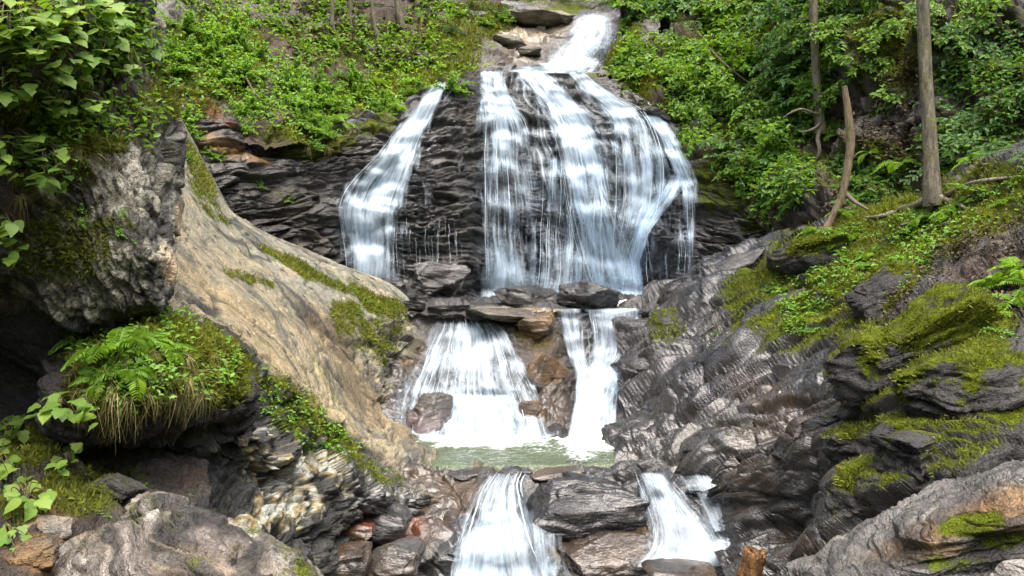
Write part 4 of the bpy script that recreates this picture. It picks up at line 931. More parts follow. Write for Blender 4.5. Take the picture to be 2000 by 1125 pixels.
oc_rows = [
    [(1480, 1240, 6.8), (1580, 1160, 6.7), (1680, 1100, 6.6), (1780, 1050, 6.5), (1880, 1005, 6.4), (1960, 970, 6.3), (2120, 950, 6.2)],
    [(1490, 1200, 5.9), (1580, 1128, 5.8), (1680, 1062, 5.7), (1780, 1012, 5.6), (1880, 968, 5.5), (1960, 935, 5.4), (2120, 925, 5.3)],
    [(1510, 1215, 5.6), (1600, 1150, 5.45), (1700, 1090, 5.35), (1800, 1040, 5.2), (1890, 1000, 5.1), (1970, 970, 5.0), (2120, 960, 4.9)],
    [(1540, 1240, 5.4), (1630, 1180, 5.25), (1730, 1130, 5.1), (1820, 1085, 5.0), (1900, 1055, 4.95), (1980, 1030, 4.85), (2120, 1020, 4.8)],
    [(1580, 1270, 5.35), (1670, 1220, 5.2), (1770, 1180, 5.1), (1850, 1140, 5.0), (1920, 1115, 4.95), (2000, 1095, 4.9), (2120, 1080, 4.85)],
    [(1620, 1400, 5.2), (1700, 1400, 5.1), (1800, 1400, 5.0), (1880, 1400, 4.9), (1950, 1400, 4.8), (2020, 1400, 4.7), (2120, 1400, 4.6)],
]
o = surface('rock_outcrop', oc_rows, 300, 200, bed=(27, 14), amp=.8, big=.10, lay=7, saw=.22, pscale=1.8, coarse=.25, el=2.6, seed=91, paint=paint_outcrop, skirt=[('top', (0, .9, -1.0))])
del o['kind']; tag(o, 'brown and grey striped rock outcrop rising to the right in the bottom right corner', 'rock')
tag(rock('stone', 1995, 1150, 120, 90, D=4.2, depth=.8, tint=t_two(GREY, PALE), wet=.1, seed=5), 'pale grey stone just entering the bottom right corner', 'stone')

# --- rocks on the shelf under the falls
SH = [
    ('boulder', 862, 552, 96, 62, 18.6, 'dark round boulder standing left of centre at the foot of the falls', 0, 11, 0),
    ('boulder', 1035, 585, 140, 52, 16.8, 'low wide dark boulder at the foot of the falls under the central curtain', .06, 12, -3),
    ('boulder', 1145, 586, 110, 56, 16.6, 'wet dark boulder beside the white plunge at the foot of the falls', 0, 13, -12),
    ('boulder', 1283, 584, 84, 60, 17.2, 'dark boulder right of the white plunge against the right bank', .05, 14, 25),
    ('boulder', 772, 566, 110, 54, 17.0, 'low grey rock at the end of the buff slab above the shelf', .1, 15, -14),
    ('boulder', 800, 600, 70, 34, 16.0, 'small dark block at the left end of the shelf', .05, 16, -10),
    ('rock_slab', 985, 616, 160, 24, 15.7, 'flat pale brown slab on the shelf edge above the left cascade', .05, 17, -2),
    ('rock_slab', 880, 606, 90, 20, 15.9, 'thin dark slab on the shelf edge left of the flat pale slab', .0, 18, 2),
    ('boulder', 1295, 640, 92, 62, 15.7, 'moss topped boulder on the shelf right of the chute', .75, 19, 10),
    ('boulder', 1046, 640, 76, 44, 15.6, 'rounded ochre stained rock between the two middle cascades', .25, 20, 12),
]
for nme, px, py, w, h, D, lab, ms, sd, rt in SH:
    tf = t_two(BUFF2 * .45, DARK2) if 'pale brown' in lab else t_two(DARK2, OCHRE * .6) if 'ochre' in lab else t_two(DARK, DARK2 * 1.15)
    tag(rock(nme, px, py, w, h, D=D, depth=1.0, rot=rt, bed=(rt * .5, 12), tint=tf, moss=ms, wet=.8, seed=sd, sub=5), lab, 'boulder' if nme == 'boulder' else 'slab', 'rocks on the shelf under the falls')
# --- rocks in the cascades
CS = [
    (838, 822, 96, 110, 13.35, 'purple grey domed boulder at the left foot of the middle cascade', 0, 31, 0, (DARK2 * 1.2, np.array((.10, .075, .075)))),
    (1038, 815, 50, 76, 13.75, 'brown rock standing between the left cascade and the chute', .05, 32, -8, (BROWN, OCHRE * .8)),
    (1066, 745, 84, 100, 14.75, 'ochre and dark stained rock buttress between the middle cascades', .15, 33, -30, (DARK, OCHRE * .45)),
    (1142, 980, 240, 96, 10.6, 'big smooth dark boulder between the two lower cascades', .05, 35, 2, (DARK * .7, DARK * 1.4)),
    (1165, 1080, 200, 90, 10.0, 'wet brown boulder below the smooth dark one at the bottom', 0, 36, 0, (DARK, BROWN * .8)),
    (925, 926, 90, 20, 11.0, 'flat dark stone in the lip of the pool left of the lower cascade', 0, 42, 0, (DARK, BROWN)),
    (1090, 926, 110, 22, 11.0, 'flat brown stone in the lip of the pool above the smooth dark boulder', 0, 43, 2, (DARK2, BROWN)),
    (1010, 922, 60, 12, 11.05, 'small wet stone just breaking the edge of the pool', 0, 44, 0, (DARK, DARK2)),
    (1330, 1122, 150, 34, 8.9, 'dark wet rock in the foam at the foot of the right lower cascade', 0, 37, -6, (DARK, BROWN)),
    (730, 1010, 130, 70, 9.9, 'dark angular rock under the end of the buff slab', .05, 38, -20, (DARK, DARK2)),
    (640, 1090, 170, 80, 9.0, 'dark wet rock in the hollow right of the foreground boulder', .0, 39, -8, (DARK, BROWN)),
    (770, 1090, 110, 60, 9.1, 'brown wet rock at the left edge of the lower cascade', .05, 40, 6, (BROWN, DARK2)),
    (690, 1035, 90, 40, 9.4, 'reddish brown stone in the hollow under the slab', 0, 41, 0, (RED * .45, BROWN * .7)),
]
for px, py, w, h, D, lab, ms, sd, rt, tt in CS:
    tag(rock('boulder', px, py, w, h, D=D, depth=.9, rot=rt, bed=(rt * .6, 12), tint=t_two(*tt), moss=ms, wet=.95, seed=sd, sub=6 if w > 190 else 5, amp=.5, cut=(.66, .92)), lab, 'boulder', 'rocks in the cascades')
# --- slabs and blocks that stick out of the right bank (parts of the bank)
bank = ROOT['right_bank']
rng = np.random.default_rng(5)
BK = [(1420, 530, 190, 46, 24, .05), (1330, 560, 130, 40, 28, .0), (1530, 600, 160, 44, 24, .3), (1370, 645, 130, 44, 20, .2), (1260, 730, 100, 90, 30, .0), (1420, 720, 160, 44, 20, .05), (1390, 860, 150, 44, 10, .05),
      (1560, 880, 110, 40, 10, .1), (1600, 945, 170, 50, 12, .25), (1540, 1010, 130, 40, 10, 0), (1640, 820, 140, 50, 26, .4)]
for i, (px, py, w, h, rt, ms) in enumerate(BK):
    rock('rock_slab', px, py, w, h, depth=.9, rot=rt, bed=(rt, 14), moss=ms * 1.3, wet=.85, seed=60 + i, sub=5, amp=.7, sink=.9, parent=bank, surf='right_bank', tint=t_two(DARK, DARK2))
# --- mossy boulders on the right bank
MB_ = [
    (1790, 690, 300, 150, 30, 'largest moss covered boulder on the right bank below the fern clump', 70),
    (1930, 760, 260, 140, 24, 'broad mossy rock at the right edge above the striped outcrop', 71),
    (1690, 745, 120, 110, 30, 'rounded moss capped boulder left of the largest mossy one', 72),
    (1735, 795, 60, 46, 0, 'small round mossy stone in front of the largest mossy boulder', 73),
    (1690, 690, 90, 60, 35, 'mossy block at the upper left of the mossy boulders', 74),
    (1840, 850, 300, 90, 20, 'long mossy ledge rock above the striped outcrop', 75),
    (1680, 950, 150, 90, 16, 'dark rock with a moss streak left of the striped outcrop', 76),
    (1690, 860, 130, 70, 28, 'half mossy dark rock in the middle of the right bank', 77),
    (1610, 500, 170, 90, 22, 'moss draped ledge rock below the leaning snag', 78),
    (1740, 560, 150, 80, 34, 'mossy hump covered with small plants in the upper right bank', 79),
]
for px, py, w, h, rt, lab, sd in MB_:
    tag(rock('mossy_boulder', px, py, w, h, depth=.9, rot=rt, bed=(rt, 14), moss=1.15, wet=.3, seed=sd, sub=6, amp=.9, sink=.70, surf='right_bank', tint=t_two(DARK, DARK2)), lab, 'boulder', 'mossy boulders on the right bank')
# --- stones bedded in the left side (parts of the slab's broken flank and of the left bank)
LF = [('left_bank', 100, 1030, 110, 60, -10, (GREY, OCHRE), .4), ('left_bank', 60, 1090, 90, 70, 5, (OCHRE, DARK2), .2), ('left_bank', 220, 960, 120, 60, -25, (DARK, DARK2), .5)]
for i, (par, px, py, w, h, rt, tt, ms) in enumerate(LF):
    rock('stone', px, py, w, h, depth=.8, rot=rt, bed=(rt, 12), moss=ms, wet=.2, seed=100 + i, sub=5, amp=.8, sink=.72, parent=ROOT[par], surf=par, tint=t_two(*tt))
# --- blocks on the cliff face and upper bed (parts)
UB = [('upper_stream_bed', 1030, 40, 120, 30, -12), ('upper_stream_bed', 1090, 35, 80, 26, -14), ('upper_stream_bed', 1000, 85, 80, 26, -5), ('upper_stream_bed', 1040, 105, 60, 18, 0), ('waterfall_cliff', 1275, 222, 70, 34, -8)]
for i, (par, px, py, w, h, rt) in enumerate(UB):
    rock('rock_slab', px, py, w, h, depth=1.0, rot=rt, bed=(rt, 12), moss=.3 if i == 1 else 0, wet=.6, seed=140 + i, sub=5, parent=ROOT[par], surf=par, tint=t_two(DARK2, BUFF2 * .7) if i < 4 else t_two(DARK, DARK2))
print('rocks', time.time() - T0)
# ================================================================== PLANTS
def leaf_material(name, c0, c1, trans=.45, rough=.5, hue=.04):
    m, nt, out = new_mat(name); L = nt.links
    lv = attr(nt, 'lv').outputs['Fac']; oi = nt.nodes.new('ShaderNodeObjectInfo').outputs['Random']
    t = math_n(nt, 'ADD', math_n(nt, 'MULTIPLY', lv, .75), math_n(nt, 'MULTIPLY', oi, .25))
    c = mixc(nt, t, c0, c1)
    dif = nt.nodes.new('ShaderNodeBsdfPrincipled'); L.new(c, dif.inputs['Base Color']); dif.inputs['Roughness'].default_value = rough; dif.inputs['Specular IOR Level'].default_value = .35
    tr = nt.nodes.new('ShaderNodeBsdfTranslucent'); L.new(mixc(nt, 1.0, c, (1.5, 1.35, .5), 'MULTIPLY'), tr.inputs['Color'])
    mx = nt.nodes.new('ShaderNodeMixShader'); mx.inputs[0].default_value = trans; L.new(dif.outputs[0], mx.inputs[1]); L.new(tr.outputs[0], mx.inputs[2])
    L.new(mx.outputs[0], out.inputs[0]); return m
LEAF_B = leaf_material('bright_leaf', (.078, .20, .024), (.205, .36, .055))
LEAF_M = leaf_material('mid_leaf', (.06, .155, .02), (.16, .29, .04))
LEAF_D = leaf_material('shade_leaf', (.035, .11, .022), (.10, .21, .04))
LEAF_BIG = leaf_material('broad_leaf', (.09, .19, .03), (.22, .33, .06))
FERN_M = leaf_material('fern_green', (.08, .20, .02), (.22, .36, .045))
NEEDLE = leaf_material('needle_green', (.035, .10, .035), (.10, .19, .065), .3)
GRASS = leaf_material('dry_grass', (.10, .13, .025), (.36, .29, .14), .35)
MOSSM = leaf_material('moss_shoot', (.045, .06, .007), (.17, .19, .02), .3, .8)
def bark_material(name, a, b, moss=.4):
    m, nt, out = new_mat(name); L = nt.links; tc = nt.nodes.new('ShaderNodeTexCoord').outputs['Object']
    n1 = noise(nt, vmul(nt, tc, (22, 22, 5)), 1, 5, .65); n2 = noise(nt, tc, 3.5, 4, .6); n3 = noise(nt, tc, 60, 2, .6)
    c = mixc(nt, maprange(nt, n1, .3, .7), a, b); c = mixc(nt, maprange(nt, n2, .5, .68, 0, moss), c, (.07, .085, .015))
    c = mixc(nt, maprange(nt, n3, .58, .7, 0, .5), c, (.25, .25, .21))
    p = nt.nodes.new('ShaderNodeBsdfPrincipled'); L.new(c, p.inputs['Base Color']); p.inputs['Roughness'].default_value = .85; p.inputs['Specular IOR Level'].default_value = .2
    L.new(combine_bump(nt, math_n(nt, 'ADD', n1, math_n(nt, 'MULTIPLY', n3, .3)), .03), p.inputs['Normal']); L.new(p.outputs[0], out.inputs[0]); return m
BARK = bark_material('mossy_bark', (.045, .042, .030), (.15, .135, .095), .85); TWIG = bark_material('twig_bark', (.05, .036, .022), (.12, .085, .05), .15)
ROOTM = bark_material('root_bark', (.10, .085, .06), (.22, .19, .14), .3); SNAG = bark_material('snag_bark', (.09, .06, .035), (.20, .16, .10), .45)
WOOD = bark_material('orange_wood', (.07, .032, .014), (.22, .115, .045), 0.0)

def unit(v): return v / np.maximum(np.linalg.norm(v, axis=-1, keepdims=True), 1e-9)

def leaves_np(B, D, N, Ln, Wd, droop=.25):
    """many leaves: base, direction, face normal, length, width -> vertices, quads (two folded quads each)"""
    B, D, N = map(np.asarray, (B, D, N)); D = unit(D); S = unit(np.cross(D, N)); N = unit(np.cross(S, D))
    Ln = np.asarray(Ln).reshape(-1, 1); Wd = np.asarray(Wd).reshape(-1, 1)
    f = .22
    def at(t, w, z): return B + D * Ln * t + S * Wd * w + N * Ln * z
    V = np.stack([at(0, 0, 0), at(.30, -.5, .10), at(.70, -.38, .02), at(1, 0, -droop), at(.70, .38, .02), at(.30, .5, .10), ], 1)
    n = len(B); i = np.arange(n)[:, None] * 6
    Q = np.stack([i + np.array([[0, 5, 4, 3]]), i + np.array([[0, 3, 2, 1]])], 1).reshape(-1, 4)
    return V.reshape(-1, 3), Q

def tube_np(pts, rad, sides=6, cap=True):
    pts = np.asarray(pts, float); n = len(pts); T = unit(np.gradient(pts, axis=0))
    ref = np.array((0.3, .9, .2)); A = unit(np.cross(T, ref)); Bv = np.cross(T, A)
    a = np.linspace(0, 2 * math.pi, sides, endpoint=False)
    rad = np.asarray(rad).reshape(-1, 1, 1) * np.ones((n, sides, 1)) if np.ndim(rad) < 2 else np.asarray(rad)[..., None]
    V = pts[:, None] + rad * (A[:, None] * np.cos(a)[None, :, None] + Bv[:, None] * np.sin(a)[None, :, None])
    idx = np.arange(n * sides).reshape(n, sides); nx = np.roll(idx, -1, 1)
    Q = np.stack([idx[:-1], nx[:-1], nx[1:], idx[1:]], -1).reshape(-1, 4)
    V = V.reshape(-1, 3)
    if cap:
        V = np.vstack([V, pts[-1:]]); e = idx[-1]; k = len(V) - 1
        Q = np.vstack([Q, np.stack([e, np.roll(e, -1), np.full(sides, k), np.full(sides, k)], 1)[:, [0, 1, 2, 2]]]) if False else Q
    return V, Q

class Acc:
    def __init__(s): s.V = []; s.Q = []; s.A = []; s.n = 0
    def add(s, V, Q, a=None):
        s.V.append(V); s.Q.append(np.asarray(Q) + s.n); s.n += len(V)
        s.A.append(np.full(len(V), .5) if a is None else a)
    def mesh(s, name, mat, smooth=True): return mesh_np(name, np.concatenate(s.V), np.concatenate(s.Q), mat, {'lv': np.concatenate(s.A)}, None, smooth)

def arc(rng, az, el, length, droop, n=8):
    t = np.linspace(0, 1, n); d = np.array((math.cos(az) * math.cos(el), math.sin(az) * math.cos(el), math.sin(el)))
    p = d[None] * t[:, None] * length; p[:, 2] -= droop * length * t ** 2
    p += np.cumsum(rng.normal(0, .012 * length, (n, 3)), 0); return p

def shrub_proto(seed, kind, nstem, nleaf, leaf, mat, height=1.0):
    """unit-size shrub: stems and foliage meshes"""
    rng = np.random.default_rng(seed); st = Acc(); lf = Acc()
    for s in range(nstem):
        az = rng.uniform(0, 2 * math.pi)
        if kind == 'bush': el = rng.uniform(.45, 1.45); ln = rng.uniform(.55, 1.0); dr = rng.uniform(.15, .5)
        elif kind == 'spray': el = rng.uniform(.05, .9); ln = rng.uniform(.6, 1.05); dr = rng.uniform(.1, .45)
        else: el = rng.uniform(-.2, .5); ln = rng.uniform(.6, 1.0); dr = rng.uniform(.15, .35)
        p = arc(rng, az, el, ln * height, dr); r = .011 * np.linspace(1, .35, len(p))
        st.add(*tube_np(p, r, 4, False))
        twigs = [(p, nleaf)]
        if kind != 'bush':
            twigs = [(p, nleaf // 3)]
            for k in range(4):
                i = rng.integers(2, len(p)); az2 = az + rng.choice((-1, 1)) * rng.uniform(.5, 1.1)
                q = arc(rng, az2, rng.uniform(-.1, .3), ln * .45, .25, 6) + p[i]; twigs.append((q, nleaf // 5)); st.add(*tube_np(q, .006 * np.linspace(1, .4, 6), 4, False))
        for q, m in twigs:
            if m < 1: continue
            tt = np.clip(rng.uniform(.12, 1.03, m), 0, 1) * (len(q) - 1); i = np.minimum(tt.astype(int), len(q) - 2); f = (tt - i)[:, None]
            B = q[i] * (1 - f) + q[i + 1] * f; T = unit(q[i + 1] - q[i])
            side = unit(np.cross(T, (0, 0, 1)) + rng.normal(0, .25, (m, 3))) * rng.choice((-1, 1), m)[:, None]
            Dv = unit(T * rng.uniform(.1, .8, (m, 1)) + side * 1.0 + rng.normal(0, .3, (m, 3)) + (0, 0, -.15))
            Nv = unit(np.array((0, 0, 1.0)) + rng.normal(0, .38 if kind != 'bush' else .5, (m, 3)))
            L_ = leaf * rng.uniform(.55, 1.2, m)
            V, Q = leaves_np(B + side * .012, Dv, Nv, L_, L_ * rng.uniform(.45, .68, m)); lf.add(V, Q, np.repeat(rng.random(m), 6))
    return st.mesh('stem', TWIG), lf.mesh('foliage', mat)

def needle_proto(seed):
    rng = np.random.default_rng(seed); st = Acc(); lf = Acc()
    for s in range(7):
        az = rng.uniform(0, 6.28); p = arc(rng, az, rng.uniform(-.15, .35), rng.uniform(.7, 1.1), .28, 10); st.add(*tube_np(p, .012 * np.linspace(1, .3, 10), 4, False))
        for k in range(12):
            i = rng.integers(1, 10); sg = rng.choice((-1, 1)); q = arc(rng, az + sg * rng.uniform(.6, 1.0), rng.uniform(-.15, .15), rng.uniform(.18, .42) * (1.2 - i / 12), .2, 6) + p[min(i, 9)]
            m = 46; tt = rng.uniform(0, 5, m); ii = np.minimum(tt.astype(int), 4); f = (tt - ii)[:, None]; B = q[ii] * (1 - f) + q[ii + 1] * f; T = unit(q[ii + 1] - q[ii])
            sd = unit(np.cross(T, (0, 0, 1))) * rng.choice((-1, 1), m)[:, None]
            V, Q = leaves_np(B, sd + T * .6 + rng.normal(0, .15, (m, 3)), np.array((0, 0, 1.0)) + rng.normal(0, .2, (m, 3)), rng.uniform(.03, .055, m), rng.uniform(.012, .018, m)); lf.add(V, Q, np.repeat(rng.random(m), 6))
    return st.mesh('stem', TWIG), lf.mesh('foliage', NEEDLE)

PROTO = {
    'bush_b': [shrub_proto(s, 'bush', 22, 46, .095, LEAF_B) for s in (1, 2, 3)],
    'bush_m': [shrub_proto(s, 'bush', 20, 42, .105, LEAF_M) for s in (4, 5)],
    'spray_m': [shrub_proto(s, 'spray', 13, 60, .12, LEAF_M) for s in (6, 7)],
    'spray_d': [shrub_proto(s, 'spray', 13, 60, .115, LEAF_D) for s in (8, 9)],
    'spray_b': [shrub_proto(s, 'spray', 12, 56, .125, LEAF_B) for s in (10, 11)],
    'herb_b': [shrub_proto(s, 'low', 10, 34, .16, LEAF_B, .9) for s in (12, 13)],
    'herb_d': [shrub_proto(s, 'low', 10, 34, .15, LEAF_D, .9) for s in (14,)],
    'needle': [needle_proto(s) for s in (15, 16)],
}
def frond_mesh(seed, n=17):
    rng = np.random.default_rng(seed); a = Acc(); t = np.linspace(0, 1, 12); p = np.stack([t * .78, np.zeros(12), .52 * t - .62 * t ** 2.2], 1)
    a.add(*tube_np(p, .006 * np.linspace(1, .3, 12), 4, False), None)
    k = np.linspace(.12, .99, n); x = np.interp(k, t, p[:, 0]); z = np.interp(k, t, p[:, 2]); T = unit(np.stack([np.interp(k, t, np.gradient(p[:, 0])), 0 * k, np.interp(k, t, np.gradient(p[:, 2]))], 1))
    ln = .24 * np.sin(np.clip(k * 2.6 + .35, 0, 3.1)) ** .8 + .012
    for sg in (-1, 1):
        Dv = T * .42 + np.array((0, sg, -.12)) + rng.normal(0, .06, (n, 3)); Nv = np.cross(T, (0, 1, 0)) * -1 + rng.normal(0, .08, (n, 3)); Nv[:, 2] = np.abs(Nv[:, 2])
        V, Q = leaves_np(np.stack([x, 0 * x, z], 1), Dv, Nv, ln, np.full(n, .052), .15); a.add(V, Q, np.repeat(.25 + .6 * rng.random(n), 6))
    return a.mesh('frond', FERN_M)
FROND = [frond_mesh(s) for s in (1, 2, 3)]

NAMES = {'bush_b': 'leafy_shrub', 'bush_m': 'leafy_shrub', 'spray_m': 'sapling', 'spray_d': 'sapling', 'spray_b': 'sapling', 'herb_b': 'herb', 'herb_d': 'herb', 'needle': 'hemlock_sapling'}
PLANTS = {}
_pc = [0]
def seat(px, py, surf=None):
    h = cast(BVS[surf] if surf else ALL, px, py)
    return h if h[0] is not None else cast(ALL, px, py)
def plant(kind, px, py, size, group, surf=None, squash=1.0, out=.25):
    h = seat(px, py, surf)
    if h[0] is None: return
    _pc[0] += 1; rng = random.Random(_pc[0] * 7 + 3)
    D = h[0].y; s = size / F * D; n = h[1]
    if n.dot(h[0]) > 0: n = -n
    st, lf = PROTO[kind][_pc[0] % len(PROTO[kind])]
    r = link(NAMES[kind], None); r.empty_display_size = .05
    r.location = h[0] - n * .03
    up = (Vector((0, 0, 1)) * (1 - out) + n * out).normalized(); q = up.to_track_quat('Z', 'Y')
    r.rotation_mode = 'QUATERNION'; r.rotation_quaternion = q @ Euler((0, 0, rng.uniform(0, 6.28))).to_quaternion()
    r.scale = (s * rng.uniform(.9, 1.15), s * rng.uniform(.9, 1.15), s * squash * rng.uniform(.85, 1.1))
    link('stem', st, r); link('foliage', lf, r)
    PLANTS.setdefault(group, []).append((px, py, r)); return r

def fern(px, py, size, group, n=8, surf=None, out=.35, seed=0):
    h = seat(px, py, surf)
    if h[0] is None: return
    _pc[0] += 1; rng = random.Random(_pc[0] * 5 + 1); D = h[0].y; s = size / F * D; nn = h[1]
    if nn.dot(h[0]) > 0: nn = -nn
    r = link('fern', None); r.location = h[0] - nn * .01; r.rotation_mode = 'QUATERNION'
    r.rotation_quaternion = (Vector((0, 0, 1)) * (1 - out) + nn * out).normalized().to_track_quat('Z', 'Y'); r.scale = (s,) * 3
    for k in range(n):
        f = link('frond', FROND[(k + _pc[0]) % 3], r); f.rotation_euler = (rng.uniform(-.2, .2), rng.uniform(-.55, .15), k * 6.283 / n + rng.uniform(-.3, .3)); f.scale = (rng.uniform(.75, 1.1),) * 3
    PLANTS.setdefault(group, []).append((px, py, r)); return r

def inside(poly, x, y):
    c = False; n = len(poly)
    for i in range(n):
        (x1, y1), (x2, y2) = poly[i], poly[i - 1]
        if (y1 > y) != (y2 > y) and x < (x2 - x1) * (y - y1) / (y2 - y1) + x1: c = not c
    return c
def fill(poly, step, seed, jit=.42):
    rng = random.Random(seed); xs = [p[0] for p in poly]; ys = [p[1] for p in poly]; out = []; y = min(ys); row = 0
    while y <= max(ys):
        x = min(xs) + (step / 2 if row % 2 else 0)
        while x <= max(xs):
            a, b = x + rng.uniform(-jit, jit) * step, y + rng.uniform(-jit, jit) * step * .7
            if inside(poly, a, b): out.append((a, b))
            x += step
        y += step * .7; row += 1
    return out
# --- left hillside thicket
for i, (x, y) in enumerate(fill([(318, 70), (400, 20), (500, 50), (590, 150), (640, 200), (600, 270), (520, 215), (450, 195), (400, 170), (352, 290), (330, 190)], 62, 1)):
    plant('bush_b', x, y + 14, random.uniform(62, 90), 'bright leafy shrubs on the left hillside', 'left_hillside')
for i, (x, y) in enumerate(fill([(600, 195), (680, 120), (730, 190), (860, 150), (935, 150), (840, 200), (760, 235), (700, 245), (640, 300), (590, 270)], 54, 2)):
    plant('bush_b' if i % 3 else 'bush_m', x, y + 8, random.uniform(46, 70), 'leafy shrubs left of the falls', 'left_hillside')
for x, y, s in [(475, 215, 60), (480, 250, 46), (360, 230, 60), (372, 262, 46), (612, 285, 40), (640, 262, 44), (600, 300, 26), (420, 300, 34), (400, 290, 28), (365, 300, 34)]:
    plant('bush_b', x, y + 10, s, 'shrubs hanging over the dark wet cliff')
for x, y, s in [(690, 190, 62), (745, 205, 46), (640, 232, 50), (600, 240, 40), (950, 50, 40), (985, 45, 44), (1000, 38, 36), (560, 395, 26), (510, 368, 22)]:
    plant('bush_m' if s < 50 else 'herb_b', x, y, s, 'broad leaved plants on the left slope')
for x, y, s in [(648, 215, 50), (670, 240, 46), (618, 262, 46), (700, 165, 44), (735, 160, 40), (600, 225, 40), (800, 160, 38), (780, 210, 34)]:
    fern(x, y, s, 'ferns on the left slope', 8)
# --- right hillside
for i, (x, y) in enumerate(fill([(1185, 150), (1225, 90), (1330, 70), (1420, 160), (1330, 200), (1270, 195), (1215, 190)], 56, 3)):
    plant('bush_m' if i % 2 else 'herb_b', x, y + 6, random.uniform(40, 56), 'low plants right of the upper fall', 'right_hillside')
for i, (x, y) in enumerate(fill([(1330, 205), (1360, 120), (1470, 70), (1570, 120), (1600, 250), (1570, 330), (1560, 400), (1500, 400), (1460, 340), (1400, 265)], 58, 4)):
    plant(('spray_m', 'spray_d', 'spray_b', 'bush_m')[i % 4], x, y + 6, random.uniform(70, 100), 'saplings on the right hillside', out=.45)
for i, (x, y) in enumerate(fill([(1230, 60), (1250, 0), (1600, -20), (1640, 60), (1560, 90), (1400, 60), (1300, 70)], 62, 5)):
    plant(('spray_d', 'spray_m', 'spray_d')[i % 3], x, y, random.uniform(80, 110), 'leafy saplings along the top right', 'right_hillside', out=.45)
for x, y, s in [(1660, 60, 80), (1700, 20, 84), (1750, 40, 76), (1680, 130, 66), (1640, 170, 64), (1740, 110, 56), (1770, 180, 60), (1720, 200, 50), (1650, 230, 56), (1860, 40, 90), (1900, 10, 90)]:
    plant('spray_m' if s > 62 else 'herb_b', x, y, s, 'plants on the shaded rock wall', 'right_hillside', out=.5)
for i, (x, y) in enumerate(fill([(1640, 260), (1720, 330), (1780, 300), (1790, 360), (1700, 400), (1640, 380)], 52, 6)):
    plant(('herb_d', 'spray_d', 'herb_b')[i % 3], x, y, random.uniform(44, 64), 'plants behind the straight trunk')
for i, (x, y) in enumerate(fill([(1850, 120), (1960, 40), (2040, 60), (2040, 300), (1940, 320), (1850, 290)], 74, 7)):
    plant('needle' if i % 3 else 'spray_d', x, y, random.uniform(90, 125), 'hemlock saplings at the right edge', out=.5)
for x, y, s in [(880, 60, 60), (920, 30, 66), (850, 30, 60), (900, 5, 70), (960, 5, 60), (700, 20, 60), (745, 10, 60), (1660, 20, 80), (1010, 0, 50), (1070, -6, 46), (1120, 2, 40), (1190, 5, 50)]:
    plant('needle', x, y, s, 'hemlock saplings along the skyline', out=.2)
# --- right bank
for x, y, s in [(1600, 470, 44), (1640, 450, 42), (1680, 440, 46), (1560, 490, 40), (1610, 520, 34), (1660, 480, 40), (1720, 445, 38), (1760, 500, 36), (1700, 520, 40), (1735, 540, 34), (1560, 610, 26), (1590, 640, 30), (1540, 640, 20), (1510, 560, 30), (1480, 600, 26), (1620, 590, 26), (1750, 450, 30), (1830, 470, 34), (1880, 440, 32), (1900, 370, 40), (1420, 540, 18), (1400, 655, 18), (1790, 690, 22), (1700, 730, 18), (1860, 640, 22), (1840, 770, 20), (1730, 660, 18)]:
    plant('herb_b' if s > 24 else 'bush_b', x, y, s, 'small bright plants on the right bank', squash=.7)
for x, y, s in [(1950, 560, 90), (1900, 590, 84), (1985, 590, 90), (1870, 610, 64), (1930, 620, 70), (1990, 530, 80), (1955, 610, 60)]:
    fern(x, y, s, 'ferns on the upper right bank', 9)
for x, y, s in [(1590, 455, 54), (1630, 480, 50), (1665, 465, 50), (1700, 500, 46), (1790, 430, 46), (1850, 420, 50), (1760, 320, 60), (1700, 300, 50), (1900, 320, 60), (1650, 420, 44), (1560, 520, 40), (1955, 400, 50), (1840, 340, 44)]:
    fern(x, y, s, 'ferns below the straight trunk', 7)
for x, y, s in [(1890, 600, 44), (1850, 580, 40), (1960, 640, 44), (1830, 640, 36), (1985, 660, 40)]:
    plant('herb_b', x, y, s, 'leafy herbs among the right bank ferns', squash=.8)
print('plants', time.time() - T0, _pc[0])
# --- trees
def wtube(pts, rad, sides=12, bump=.12, seed=0):
    """pts (px, py, D) -> tube with uneven bark; rad in pixels of the photograph at that distance"""
    P = catmull(np.array([pos(*p) for p in pts]), 9 * len(pts)); Dm = P[:, 1]; R = catmull(np.array(rad, float)[:, None], 9 * len(pts))[:, 0] / F * Dm
    a = np.linspace(0, 2 * math.pi, sides, endpoint=False)
    q = np.stack([np.cos(a)[None] * 1.3 + 0 * R[:, None], np.sin(a)[None] * 1.3 + 0 * R[:, None], (P[:, 2] * 2)[:, None] + 0 * a[None]], -1).reshape(-1, 3) + seed
    RR = R[:, None] * (1 + bump * fbm(q, 3).reshape(len(P), sides))
    return tube_np(P, RR, sides, False)
def part_mesh(name, VQ, mat, root, origin):
    V, Q = VQ; me = mesh_np(name, V - origin, Q, mat, {'lv': np.full(len(V), .5)}); return link(name, me, root)
def hitD(px, py, surf=None): return seat(px, py, surf)[0].y

